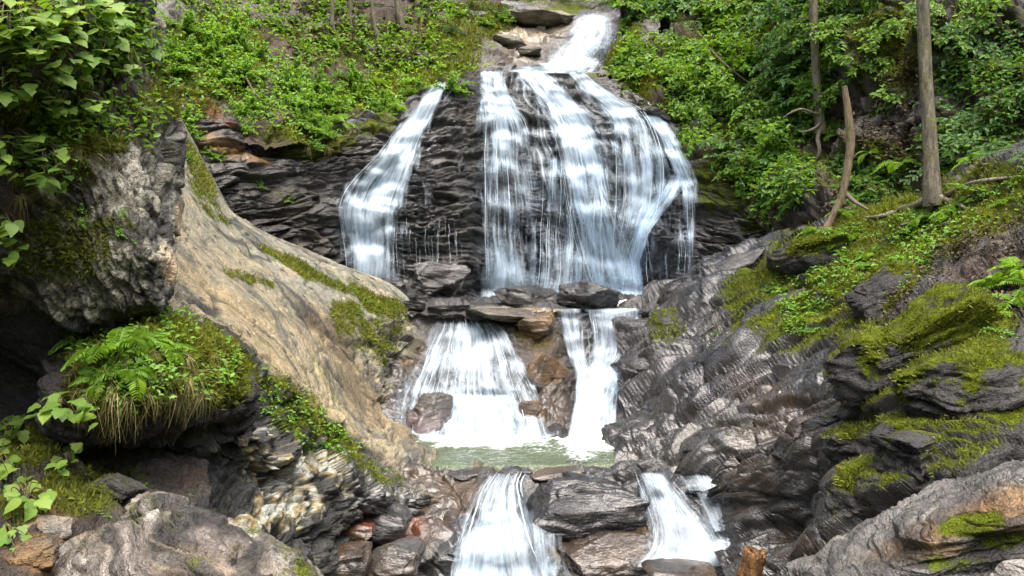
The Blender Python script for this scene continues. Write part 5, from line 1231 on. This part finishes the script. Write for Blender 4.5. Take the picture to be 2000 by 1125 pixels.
def tree(name, label, trunk, rad, bark, roots=(), crown=None, twigs=(), sides=12, group=None):
    o0 = pos(*trunk[0]); r = link(name, None); r.location = o0; r.empty_display_size = .1
    tag(r, label, 'tree' if name != 'snag' else 'snag', group)
    part_mesh('trunk', wtube(trunk, rad, sides, seed=len(label)), bark, r, o0)
    for pts, rr in roots: part_mesh('root', wtube(pts, rr, 7, .15, seed=pts[0][0]), ROOTM, r, o0)
    for pts, rr in twigs: part_mesh('branch', wtube(pts, rr, 6, .1, seed=pts[0][0]), bark, r, o0)
    if crown:
        c = Acc(); rng = np.random.default_rng(int(trunk[0][0]))
        for (cx, cy, cD, rad_m, n, leaf, flat) in crown:
            ce = pos(cx, cy, cD); d = unit(rng.normal(size=(n, 3))) * (rng.random((n, 1)) ** .45) * rad_m * np.array((1, 1, flat)); nz = fbm((d * 1.6 + ce).astype(np.float32), 2); d = d[nz > -.12]
            m = len(d); L_ = leaf * rng.uniform(.6, 1.2, m); V, Q = leaves_np(ce + d - o0, rng.normal(size=(m, 3)) + (0, 0, -.4), np.array((0, 0, 1.0)) + rng.normal(0, .45, (m, 3)), L_, L_ * .6); c.add(V, Q, np.repeat(rng.random(m), 6))
        link('crown', c.mesh('crown', LEAF_M), r)
    return r
d1 = hitD(1822, 396, 'right_bank')
def rb(px, py, lift=.02): return (px, py, hitD(px, py, None) - lift)
tree('tree', 'tall straight mossy trunk standing on the right bank, the thickest tree', [(1824, 402, d1), (1819, 340, d1), (1813, 230, d1 + .05), (1806, 100, d1 + .1), (1803, 0, d1 + .1), (1800, -300, d1 + .2), (1796, -800, d1 + .3)], [20, 15.5, 13.5, 12.5, 12, 11, 7], BARK,
     roots=[([(1812, 385, d1), rb(1790, 400), rb(1760, 408), rb(1720, 422), rb(1690, 425)], [9, 7, 6, 4, 2]), ([(1830, 385, d1 - .05), rb(1850, 392), rb(1875, 400), rb(1890, 412)], [9, 7, 4, 2]),
            ([(1822, 392, d1 - .1), rb(1812, 412), rb(1790, 430), rb(1760, 440)], [8, 6, 4, 2]), ([rb(1850, 380), rb(1890, 360), rb(1930, 352), rb(1985, 345)], [5, 4, 4, 2])],
     crown=[(1650, -700, d1 - .5, 2.2, 3200, .13, .55), (1950, -800, d1 + .5, 2.0, 2600, .13, .55), (1500, -620, d1 + 1.5, 1.6, 1800, .13, .5)])
d2 = hitD(1612, 452)
tree('snag', 'thin leaning broken snag with a curved foot beside the wet cliff', [(1608, 455, d2), (1625, 425, d2), (1645, 380, d2), (1655, 330, d2), (1661, 280, d2), (1656, 220, d2), (1649, 168, d2)], [7.5, 7.5, 7.5, 8, 8.5, 7.5, 5], SNAG,
     roots=[([(1650, 378, d2), (1672, 396, d2 - .05), (1700, 412, d2 - .1)], [6, 4, 2])])
d3 = hitD(1600, 300, 'right_hillside')
tree('tree', 'tall slender trunk with exposed hanging roots on the right hillside', [(1604, 262, d3 - .1), (1598, 200, d3 - .15), (1592, 100, d3 - .15), (1588, 0, d3 - .1), (1584, -200, d3), (1580, -600, d3)], [11, 9, 8, 8, 7.5, 5], BARK,
     roots=[([(1603, 225, d3 - .15), (1585, 219, d3 - .25), (1565, 213, d3 - .3), (1545, 220, d3 - .3), (1530, 230, d3 - .2)], [4, 3, 2.4, 2, 1.2]), ([(1604, 238, d3 - .15), (1592, 250, d3 - .3), (1572, 257, d3 - .3), (1560, 256, d3 - .25)], [4, 3, 2.2, 1.2]),
            ([(1604, 245, d3 - .15), (1597, 270, d3 - .25), (1601, 296, d3 - .3), (1592, 318, d3 - .2)], [6, 4.5, 4, 2.5])],
     crown=[(1480, -330, d3 - 1, 1.9, 2600, .13, .5), (1660, -420, d3, 1.9, 2400, .13, .5)])
for px, py, r_, top, lab in [(784, 52, 7.5, 772, 'grey trunk of a tree at the top left of the falls, thickest on that slope'), (651, 60, 4, 648, 'thin straight pole trunk at the top edge of the left slope'), (738, 78, 4, 722, 'small crooked trunk growing between the pole trunk and the grey trunk'), (686, 56, 3, 682, 'very thin young trunk between the pole trunk and the crooked one')]:
    D = hitD(px, py, 'left_hillside')
    tree('tree', lab, [(px, py + 4, D), (px - 2, py - 15, D - .05), ((px + top) / 2, py - 40, D - .05), (top, -80, D), (top - 6, -400, D + .2)], [r_ * 1.4, r_ * 1.05, r_, r_ * .9, r_ * .5], BARK, sides=8,
         crown=[(top - 10, -420, D, 1.2, 700, .12, .6)])
def stick(label, pts, rad, mat=TWIG):
    o0 = pos(*pts[0]); V, Q = wtube(pts, rad, 6, .15, seed=pts[0][0]); o = link('fallen_branch', mesh_np('fallen_branch', V - o0, Q, mat, {'lv': np.full(len(V), .5)})); o.location = o0; tag(o, label, 'branch', 'fallen branches')
stick('thin bare stem slanting across the leaves of the right hillside', [(x, y, hitD(x, y, 'right_hillside') - .5) for x, y in ((1362, 62), (1400, 110), (1440, 145), (1488, 180))], [2.5, 2.2, 2, 1.2])
stick('pale dead root lying across the moss of the right bank', [rb(1800, 455), rb(1830, 442), rb(1855, 432), rb(1850, 418)], [3.5, 3, 2.5, 1.5], ROOTM)
stick('short dead twig on the dark cliff at the edge of the left thicket', [rb(480, 150, .3), rb(500, 185, .3), rb(530, 212, .3)], [2, 2, 1])
stick('bare twig lying on the earth of the upper right bank', [rb(1690, 600, .03), rb(1720, 570, .05), rb(1740, 560, .03)], [2.5, 2, 1.5])
# --- log
def log_stub():
    b = pos(1458, 1150, 8.3); t = pos(1474, 1080, 8.25); n, sd = 14, 20; a = np.linspace(0, 2 * math.pi, sd, endpoint=False); T = (t - b); u = np.array((1, 0, -.2)); u = unit(u - T * (u @ T) / (T @ T)); w = unit(np.cross(T, u))
    rng = np.random.default_rng(4); ragged = .10 * rng.random(sd); V = []
    for i in range(n):
        f = i / (n - 1); r = .105 * (1 + .12 * np.sin(a * 3 + f) + .06 * rng.normal(size=sd)) * (1 - .12 * f)
        V.append(b + T * (f * (1 + ragged[:, None] * (f > .95))) + r[:, None] * (np.cos(a)[:, None] * u + np.sin(a)[:, None] * w))
    for rr, dz in ((.6, -.03), (.02, -.05)): V.append(t + np.array((0, 0, dz)) + .1 * rr * (np.cos(a)[:, None] * u + np.sin(a)[:, None] * w) + .02 * rng.normal(size=(sd, 3)))
    V = np.array(V); o = link('broken_log', mesh_from_grid('broken_log', np.concatenate([V, V[:, :1]], 1) - b, WOOD)); o.location = b
    tag(o, 'short orange brown broken log standing up beside the foam at the bottom', 'log')
log_stub()

# --- big-leaved plants close to the camera: every leaf is its own piece
def big_leaf(seed, lobes):
    """ovate or lobed leaf with a folded midrib and a pointed tip"""
    rng = np.random.default_rng(seed)
    half = [(0, .02), (-.06, .20), (.06, .44), (.26, .47), (.37, .31), (.55, .39), (.70, .29), (.80, .17), (1.0, .0)] if lobes else [(0, .02), (.04, .19), (.17, .34), (.36, .38), (.55, .32), (.72, .22), (.87, .10), (1.02, 0)]
    H = np.array(half) * (1, rng.uniform(.85, 1.1)); n = len(H); mx = np.linspace(0, H[-1, 0], n)
    def z(x, y): return -.26 * np.clip(x, 0, 2) ** 2 + .16 * np.abs(y) - .28 * y ** 2
    mid = np.stack([mx, 0 * mx, z(mx, 0 * mx)], 1); A = np.stack([H[:, 0], H[:, 1], z(H[:, 0], H[:, 1])], 1); Bm = A * (1, -1, 1) + rng.normal(0, .012, A.shape)
    Vv = np.vstack([mid, A, Bm]); Q = []
    for i in range(n - 1): Q += [(i, i + 1, n + i + 1, n + i), (i + 1, i, 2 * n + i, 2 * n + i + 1)]
    me = bpy.data.meshes.new('leaf'); me.from_pydata(Vv.tolist(), [], Q); me.materials.append(LEAF_BIG)
    at = me.attributes.new('lv', 'FLOAT', 'POINT'); at.data.foreach_set('value', np.full(len(Vv), rng.random()).astype(np.float32))
    for p in me.polygons: p.use_smooth = False
    return me
BIGL = [big_leaf(1, 1), big_leaf(2, 0), big_leaf(3, 1), big_leaf(4, 0), big_leaf(5, 1)]
def big_plant(label, px, py, rx, ry, n, leaf, root_px, lift=(.08, .40), name='broad_leaved_plant', group='broad leaved plants close on the left'):
    rng = random.Random(int(px * 13 + py)); h = seat(*root_px); r = link(name, None); r.location = h[0]; tag(r, label, 'plant', group); o0 = np.array(h[0]); st = Acc()
    for k in range(n):
        a = rng.uniform(0, 6.283); q = rng.random() ** .6; x = px + rx * q * math.cos(a); y = py + ry * q * math.sin(a); hh = seat(max(x, -60), y); D = min(hh[0].y, o0[1] + .4) - rng.uniform(*lift)
        P = pos(x, y, D); s = leaf * rng.uniform(.6, 1.15) / F * D
        f = link('leaf', BIGL[rng.randrange(5)], r); f.location = P - o0
        d = Vector((rng.uniform(-.9, .9), rng.uniform(-.9, -.1), rng.uniform(-.55, .1))).normalized(); n_ = Vector((rng.uniform(-.35, .35), rng.uniform(-.75, .0), 1)).normalized(); sd = n_.cross(d).normalized(); n_ = d.cross(sd)
        f.rotation_mode = 'QUATERNION'; f.rotation_quaternion = Matrix((d, sd, n_)).transposed().to_quaternion(); f.scale = (s,) * 3
        if k % 2 == 0:
            b = P - o0; t = np.linspace(0, 1, 6)[:, None]; c = b * t + np.array((0, -.05, .06)) * np.sin(t * math.pi); st.add(*tube_np(c, .004 * np.linspace(1.4, .5, 6), 4, False))
    link('stem', st.mesh('stem', TWIG), r)
BPL = [('broad leaved branch at the top left corner, leftmost of the top row', 55, 45, 95, 60, 46, 40, (40, 20)), ('broad leaved branch in the middle of the top left mass', 165, 40, 95, 55, 46, 38, (160, 30)), ('broad leaved branch at the right end of the top left mass', 245, 95, 55, 55, 28, 30, (250, 70)),
       ('drooping leafy branch low in the top left mass above the bare roots', 115, 120, 105, 40, 40, 34, (110, 110)), ('leaf clump at the left edge below the drooping branch', 25, 175, 45, 40, 16, 34, (30, 160)), ('yellowish leaf spray on the earthy band of the left cliff', 150, 205, 75, 18, 26, 24, (150, 205)),
       ('lobed green leaves at the left edge above the grey lichen', 35, 300, 55, 42, 24, 40, (20, 280)), ('hanging lobed leaves right of the left edge clump on the cliff', 100, 330, 42, 48, 20, 36, (95, 300)), ('lowest leaf clump at the left edge of the upper cliff', 22, 465, 40, 42, 16, 40, (15, 440)),
       ('large leaved plant under the left end of the mossy ledge', 120, 795, 45, 32, 18, 34, (140, 800)), ('light green plant at the left edge above the lower bank', 12, 890, 28, 40, 14, 34, (10, 900)), ('light green plant with many leaves right of the left edge near the bottom', 55, 970, 42, 40, 18, 36, (60, 985)),
       ('upright leafy plant between the mossy ledge and the lower bank', 140, 895, 30, 36, 14, 28, (140, 910)), ('small plant at the left edge under the dark hollow', 22, 830, 28, 20, 16, 24, (20, 850)), ('plant at the bottom left edge beside the pale boulder', 25, 1045, 30, 28, 12, 32, (25, 1060)),
       ('leaves hanging below the ferns of the mossy ledge', 175, 810, 26, 26, 10, 30, (180, 800))]
for b in BPL: big_plant(*b)
# --- ledge ferns and herbs
for x, y, s, in [(225, 690, 120), (175, 670, 90), (290, 665, 80), (255, 730, 90), (200, 745, 80), (330, 690, 64)]:
    fern(x, y, s, 'ferns on the mossy ledge', 8, 'mossy_rock_ledge')
for x, y, s in [(300, 615, 30), (340, 612, 26), (270, 625, 26), (240, 640, 30), (380, 650, 30), (160, 650, 28), (210, 620, 24), (420, 690, 22)]:
    plant('herb_b', x, y + 4, s, 'small herbs on the mossy ledge', 'mossy_rock_ledge', squash=.7)
for x, y, s in [(180, 432, 30), (215, 438, 34), (250, 448, 30), (200, 450, 26), (270, 460, 20), (320, 150, 30), (290, 130, 34), (260, 160, 30), (240, 195, 30), (225, 200, 26)]:
    plant('herb_b', x, y, s, 'small herbs on the left cliff', 'left_cliff', squash=.6, out=.6)
for x, y, s in [(540, 770, 24), (590, 790, 22), (640, 870, 30), (665, 880, 24), (520, 800, 22), (690, 570, 24), (715, 590, 26), (740, 600, 24), (660, 550, 18), (480, 880, 22), (440, 1000, 26), (370, 970, 24), (280, 950, 30), (200, 1000, 30), (600, 860, 20), (700, 610, 22)]:
    plant('bush_b', x, y, s, 'small tufts of leaves on the buff slab and its flank', squash=.7)
# --- grass tufts
def tuft_mesh(seed, n=85):
    rng = np.random.default_rng(seed); a = Acc(); V = []; Q = []; c = 0; A = []
    for k in range(n):
        az = rng.uniform(0, 6.28); ln = rng.uniform(.5, 1.1); t = np.linspace(0, 1, 6); out = rng.uniform(.25, .75); up = rng.uniform(.1, .7); fall = rng.uniform(.5, 1.5)
        p = np.stack([np.cos(az) * out * t * ln, np.sin(az) * out * t * ln, ln * (up * t - fall * t ** 2)], 1) + rng.normal(0, .07, 3) * (1, 1, .3); w = .011 * (1 - t * .85); s = np.array((-np.sin(az), np.cos(az), 0))
        V.append(np.stack([p - s * w[:, None], p + s * w[:, None]], 1).reshape(-1, 3)); i = c + 2 * np.arange(5); Q.append(np.stack([i, i + 1, i + 3, i + 2], 1)); A.append(np.full(12, rng.random() ** .8)); c += 12
    return mesh_np('grass_tuft', np.concatenate(V), np.concatenate(Q), GRASS, {'lv': np.concatenate(A)})
TUFT = [tuft_mesh(s) for s in (1, 2, 3)]
def tuft(px, py, size, group, surf=None):
    h = seat(px, py, surf); _pc[0] += 1; rng = random.Random(_pc[0]); D = h[0].y; o = link('grass_tuft', TUFT[_pc[0] % 3]); n = h[1]
    if n.dot(h[0]) > 0: n = -n
    o.location = h[0]; s = size / F * D; o.rotation_mode = 'QUATERNION'; o.rotation_quaternion = (Vector((0, 0, 1)) * .65 + n * .35).normalized().to_track_quat('Z', 'Y') @ Euler((0, 0, rng.uniform(0, 6.28))).to_quaternion(); o.scale = (s, s, s * rng.uniform(.8, 1.2)); PLANTS.setdefault(group, []).append((px, py, o))
for x, y, s in [(240, 700, 70), (280, 730, 80), (320, 740, 80), (360, 740, 76), (300, 770, 70), (250, 780, 70), (350, 780, 64), (385, 770, 56), (160, 700, 70), (140, 680, 56), (210, 790, 60), (290, 690, 60), (400, 720, 50), (180, 760, 60), (220, 830, 60)] + [(130 + 19 * k, 690 + (k * 37) % 110, 62 + (k * 13) % 34) for k in range(16)]:
    tuft(x, y, s, 'grass tufts on the mossy ledge', 'mossy_rock_ledge')
for x, y, s in [(100, 150, 60), (160, 160, 64), (210, 165, 60), (250, 205, 56), (280, 215, 50), (200, 225, 56), (60, 200, 60), (150, 290, 50), (180, 300, 46), (40, 385, 54), (290, 100, 46), (310, 60, 40), (230, 250, 44), (300, 170, 44), (200, 455, 34), (120, 200, 56), (20, 330, 50)]:
    tuft(x, y, s, 'hanging grass tufts on the left cliff', 'left_cliff')
for x, y, s in [(520, 210, 30), (430, 180, 30), (640, 290, 26), (760, 225, 26), (830, 195, 24), (1550, 500, 26), (1640, 540, 26), (600, 285, 26), (690, 255, 24), (1830, 420, 28), (1900, 480, 26)]:
    tuft(x, y, s, 'small grass tufts on the slopes')

# --- ground cover: leaves nobody could count
def cover(name, poly, n, size, mat, seed, surf, lift=.05, spread=.08, per=4):
    rng = random.Random(seed); nr = np.random.default_rng(seed); xs = [p[0] for p in poly]; ys = [p[1] for p in poly]; C = []; Nn = []; S = []
    while n > 0:
        n -= 1; x, y = rng.uniform(min(xs), max(xs)), rng.uniform(min(ys), max(ys))
        if not inside(poly, x, y): continue
        if math.sin(x * .031 + y * .017) + math.sin(x * .013 - y * .041 + 2) + rng.uniform(-1, 1) < -.7: continue
        h = cast(BVS[surf], x, y)
        if h[0] is None: continue
        k = h[1] if h[1].dot(h[0]) < 0 else -h[1]; C.append(h[0]); Nn.append(k); S.append(size / F * h[0].y)
    C = np.repeat(np.array(C), per, 0); Nn = np.repeat(np.array(Nn), per, 0); S = np.repeat(np.array(S), per); m = len(C)
    B = C + Nn * (nr.random((m, 1)) * lift) + nr.normal(0, spread, (m, 3)) * .7; Dv = nr.normal(size=(m, 3)) * (1, 1, .5) + Nn * .5; Nv = Nn * .5 + np.array((0, 0, .8)) + nr.normal(0, .35, (m, 3))
    L_ = S * nr.uniform(.6, 1.25, m); V, Q = leaves_np(B, Dv, Nv, L_, L_ * .55); o = link(name, mesh_np(name, V, Q, mat, {'lv': np.repeat(nr.random(m), 6)})); o['kind'] = 'stuff'
    return o
tag(cover('ground_cover', [(310, 0), (480, 0), (560, 110), (640, 170), (760, 130), (940, 130), (960, 150), (860, 200), (760, 245), (640, 300), (590, 270), (500, 240), (420, 210), (340, 300)], 3000, 8.5, LEAF_B, 1, 'left_hillside', .10), 'bright low herbs carpeting the left hillside', 'ground cover')
tag(cover('ground_cover', [(1190, 170), (1220, 60), (1230, -20), (1640, -20), (1640, 120), (1600, 300), (1570, 440), (1500, 440), (1420, 340), (1300, 220)], 8000, 11, LEAF_M, 2, 'right_hillside', .12), 'dark green low herbs carpeting the right hillside', 'ground cover')
tag(cover('ground_cover', [(1840, 100), (2020, 40), (2020, 330), (1850, 380), (1640, 430), (1640, 300), (1780, 330)], 2200, 12, LEAF_D, 3, 'right_hillside', .12), 'shaded herbs under the hemlocks at the right edge', 'ground cover')
tag(cover('ground_cover', [(1500, 560), (1560, 470), (1700, 425), (1850, 410), (2000, 340), (2000, 420), (1850, 470), (1800, 540), (1700, 610), (1600, 650), (1540, 650)], 2600, 9, LEAF_B, 4, 'right_bank', .04, .05), 'tiny bright herbs scattered over the moss of the right bank', 'ground cover')

LITTER = leaf_material('leaf_litter', (.035, .028, .018), (.12, .09, .055), .1, .8)
tag(cover('leaf_litter', [(540, -20), (800, -20), (880, 60), (800, 120), (700, 130), (620, 150), (560, 90)], 1100, 8, LITTER, 6, 'left_hillside', .03), 'brown fallen leaves and needles on the bare slope at the top', 'leaf litter')
tag(cover('leaf_litter', [(1660, 620), (1800, 520), (1900, 440), (2000, 400), (2000, 640), (1900, 600), (1750, 640)], 1500, 9, LITTER, 7, 'right_bank', .03), 'brown fallen leaves on the earth of the upper right bank', 'leaf litter')
tag(cover('leaf_litter', [(1640, 120), (1800, 100), (1830, 330), (1700, 420), (1600, 420), (1620, 260)], 700, 9, LITTER, 8, 'right_hillside', .03), 'brown fallen leaves on the slope behind the straight trunk', 'leaf litter')
tag(cover('ground_cover', [(480, -20), (820, -20), (930, 30), (960, 100), (800, 130), (620, 140), (540, 80)], 1500, 10, LEAF_M, 9, 'left_hillside', .06), 'scattered green seedlings on the bare slope at the top', 'ground cover')
tag(cover('ground_cover', [(120, 650), (220, 612), (380, 612), (460, 690), (440, 760), (300, 800), (150, 790)], 900, 12, LEAF_B, 5, 'mossy_rock_ledge', .05, .03), 'small green leaves scattered over the mossy ledge', 'ground cover')
tag(cover('ground_cover', [(440, 650), (560, 740), (700, 860), (760, 920), (640, 890), (520, 830), (420, 740)], 700, 9, LEAF_B, 10, 'buff_rock_slab', .04, .03), 'small green leaves along the mossy flank of the buff slab', 'ground cover')
tag(cover('ground_cover', [(0, 0), (300, 0), (320, 200), (280, 260), (150, 330), (0, 330)], 900, 16, LEAF_M, 11, 'left_cliff', .08, .05), 'small green leaves over the upper left cliff', 'ground cover')
# --- moss shoots
def moss_fuzz(name, surf, n, ln, label):
    d = SURF[surf] if isinstance(surf, str) else surf; w = np.clip(d['moss'].ravel() - .42, 0, .5); P = d['D'].reshape(-1, 3); px, py = pix(P); w = w * (px > -80) * (px < 2080) * (py > -40) * (py < 1160)
    if w.sum() < 1: return
    nr = np.random.default_rng(len(name) + n); i = nr.choice(len(w), n, p=w / w.sum()); N = d['N'].reshape(-1, 3)[i]; s = P[i, 1:2] / 12
    B = P[i] + nr.normal(0, .012, (n, 3)); T = unit(N * .8 + nr.normal(0, .45, (n, 3)) + (0, 0, .25)); L_ = ln * nr.uniform(.5, 1.3, (n, 1)) * s; S = unit(np.cross(T, nr.normal(size=(n, 3)))) * L_ * .22
    V = np.stack([B - S, B + S, B + T * L_ + S * .2, B + T * L_ - S * .2], 1).reshape(-1, 3); Q = np.arange(4 * n).reshape(n, 4)
    lv = np.clip(.5 + .5 * fbm(P[i].astype(np.float32) * 1.6, 3) + nr.normal(0, .18, n), 0, 1)
    o = link(name, mesh_np(name, V, Q, MOSSM, {'lv': np.repeat(lv, 4)})); o['kind'] = 'stuff'; tag(o, label, 'moss')
moss_fuzz('moss', 'right_bank', 36000, .045, 'yellow green moss carpet over the ledges of the right bank')
moss_fuzz('moss', 'buff_rock_slab', 16000, .04, 'moss strips along the cracks and flank of the buff slab')
moss_fuzz('moss', 'mossy_rock_ledge', 9000, .06, 'moss on the overhanging ledge under the left cliff')
moss_fuzz('moss', 'left_cliff', 11000, .06, 'moss patches on the face of the left cliff')
moss_fuzz('moss', 'left_hillside', 10000, .05, 'yellow moss on the slope left of the falls')
moss_fuzz('moss', 'right_hillside', 8000, .05, 'moss between the saplings of the right hillside')
moss_fuzz('moss', {'D': np.concatenate([m[0] for m in MOSSY]), 'N': np.concatenate([m[1] for m in MOSSY]), 'moss': np.concatenate([m[2] for m in MOSSY])}, 24000, .045, 'moss shoots on the boulders of the right bank')
moss_fuzz('moss', 'left_bank', 7000, .07, 'moss on the earth bank at the lower left')

# --- labels of the plants: kind, look, and the place in its own patch
ORD = ['first', 'second', 'third', 'fourth', 'fifth', 'sixth', 'seventh', 'eighth', 'ninth', 'tenth', 'eleventh', 'twelfth', 'thirteenth', 'fourteenth', 'fifteenth', 'sixteenth', 'seventeenth', 'eighteenth', 'nineteenth', 'twentieth']
WHERE = {
    'bright leafy shrubs on the left hillside': ('bright green leafy shrub on the left hillside', 'shrub'), 'leafy shrubs left of the falls': ('small leafy shrub on the slope left of the falls', 'shrub'),
    'shrubs hanging over the dark wet cliff': ('shrub overhanging the dark cliff below the left hillside', 'shrub'), 'broad leaved plants on the left slope': ('green leafy plant above or beside the left dark cliff', 'plant'),
    'ferns on the left slope': ('fern on the slope left of the falls', 'fern'), 'low plants right of the upper fall': ('low green plant right of the upper fall', 'plant'), 'saplings on the right hillside': ('sapling with leafy sprays right of the main falls', 'sapling'),
    'leafy saplings along the top right': ('leafy sapling at the top edge of the right hillside', 'sapling'), 'plants behind the straight trunk': ('shaded plant on the earth left of the straight trunk', 'plant'), 'hemlock saplings at the right edge': ('dark sapling right of the straight trunk', 'sapling'),
    'plants on the shaded rock wall': ('plant on the shaded rock wall between tall trunks', 'plant'),
    'hemlock saplings along the skyline': ('needle leaved sapling along the top edge', 'sapling'), 'small bright plants on the right bank': ('small bright herb in the moss of the right bank', 'plant'), 'ferns on the upper right bank': ('bright fern at the right edge above the mossy boulders', 'fern'),
    'ferns below the straight trunk': ('small fern around the straight trunk and snag', 'fern'), 'leafy herbs among the right bank ferns': ('leafy herb among the ferns at the right edge', 'plant'), 'ferns on the mossy ledge': ('fern on the mossy ledge under the left cliff', 'fern'),
    'small herbs on the mossy ledge': ('small herb on top of the mossy ledge', 'plant'), 'small herbs on the left cliff': ('small herb clinging to the left cliff', 'plant'), 'small tufts of leaves on the buff slab and its flank': ('tiny leafy tuft on the buff slab', 'plant'),
    'grass tufts on the mossy ledge': ('drooping grass tuft on the mossy ledge', 'grass'), 'hanging grass tufts on the left cliff': ('hanging grass tuft on the left cliff', 'grass'), 'small grass tufts on the slopes': ('small grass tuft on the slopes', 'grass'),
}
for g, items in PLANTS.items():
    base, cat = WHERE[g]; items.sort(key=lambda t: t[1]); n = len(items); rows = max(1, min(5, round(math.sqrt(n / 2.2)))); per = math.ceil(n / rows)
    rn = {1: [''], 2: ['upper', 'lower'], 3: ['upper', 'middle', 'lower'], 4: ['top', 'upper', 'lower', 'bottom'], 5: ['top', 'upper', 'middle', 'lower', 'bottom']}[rows]
    for k in range(rows):
        for i, (x, y, o) in enumerate(sorted(items[k * per:(k + 1) * per], key=lambda t: t[0])):
            tag(o, f"{base}, {ORD[i]} from left" + (f", {rn[k]} row" if rows > 1 else ''), cat, g)
print('done', time.time() - T0, len(bpy.data.objects))
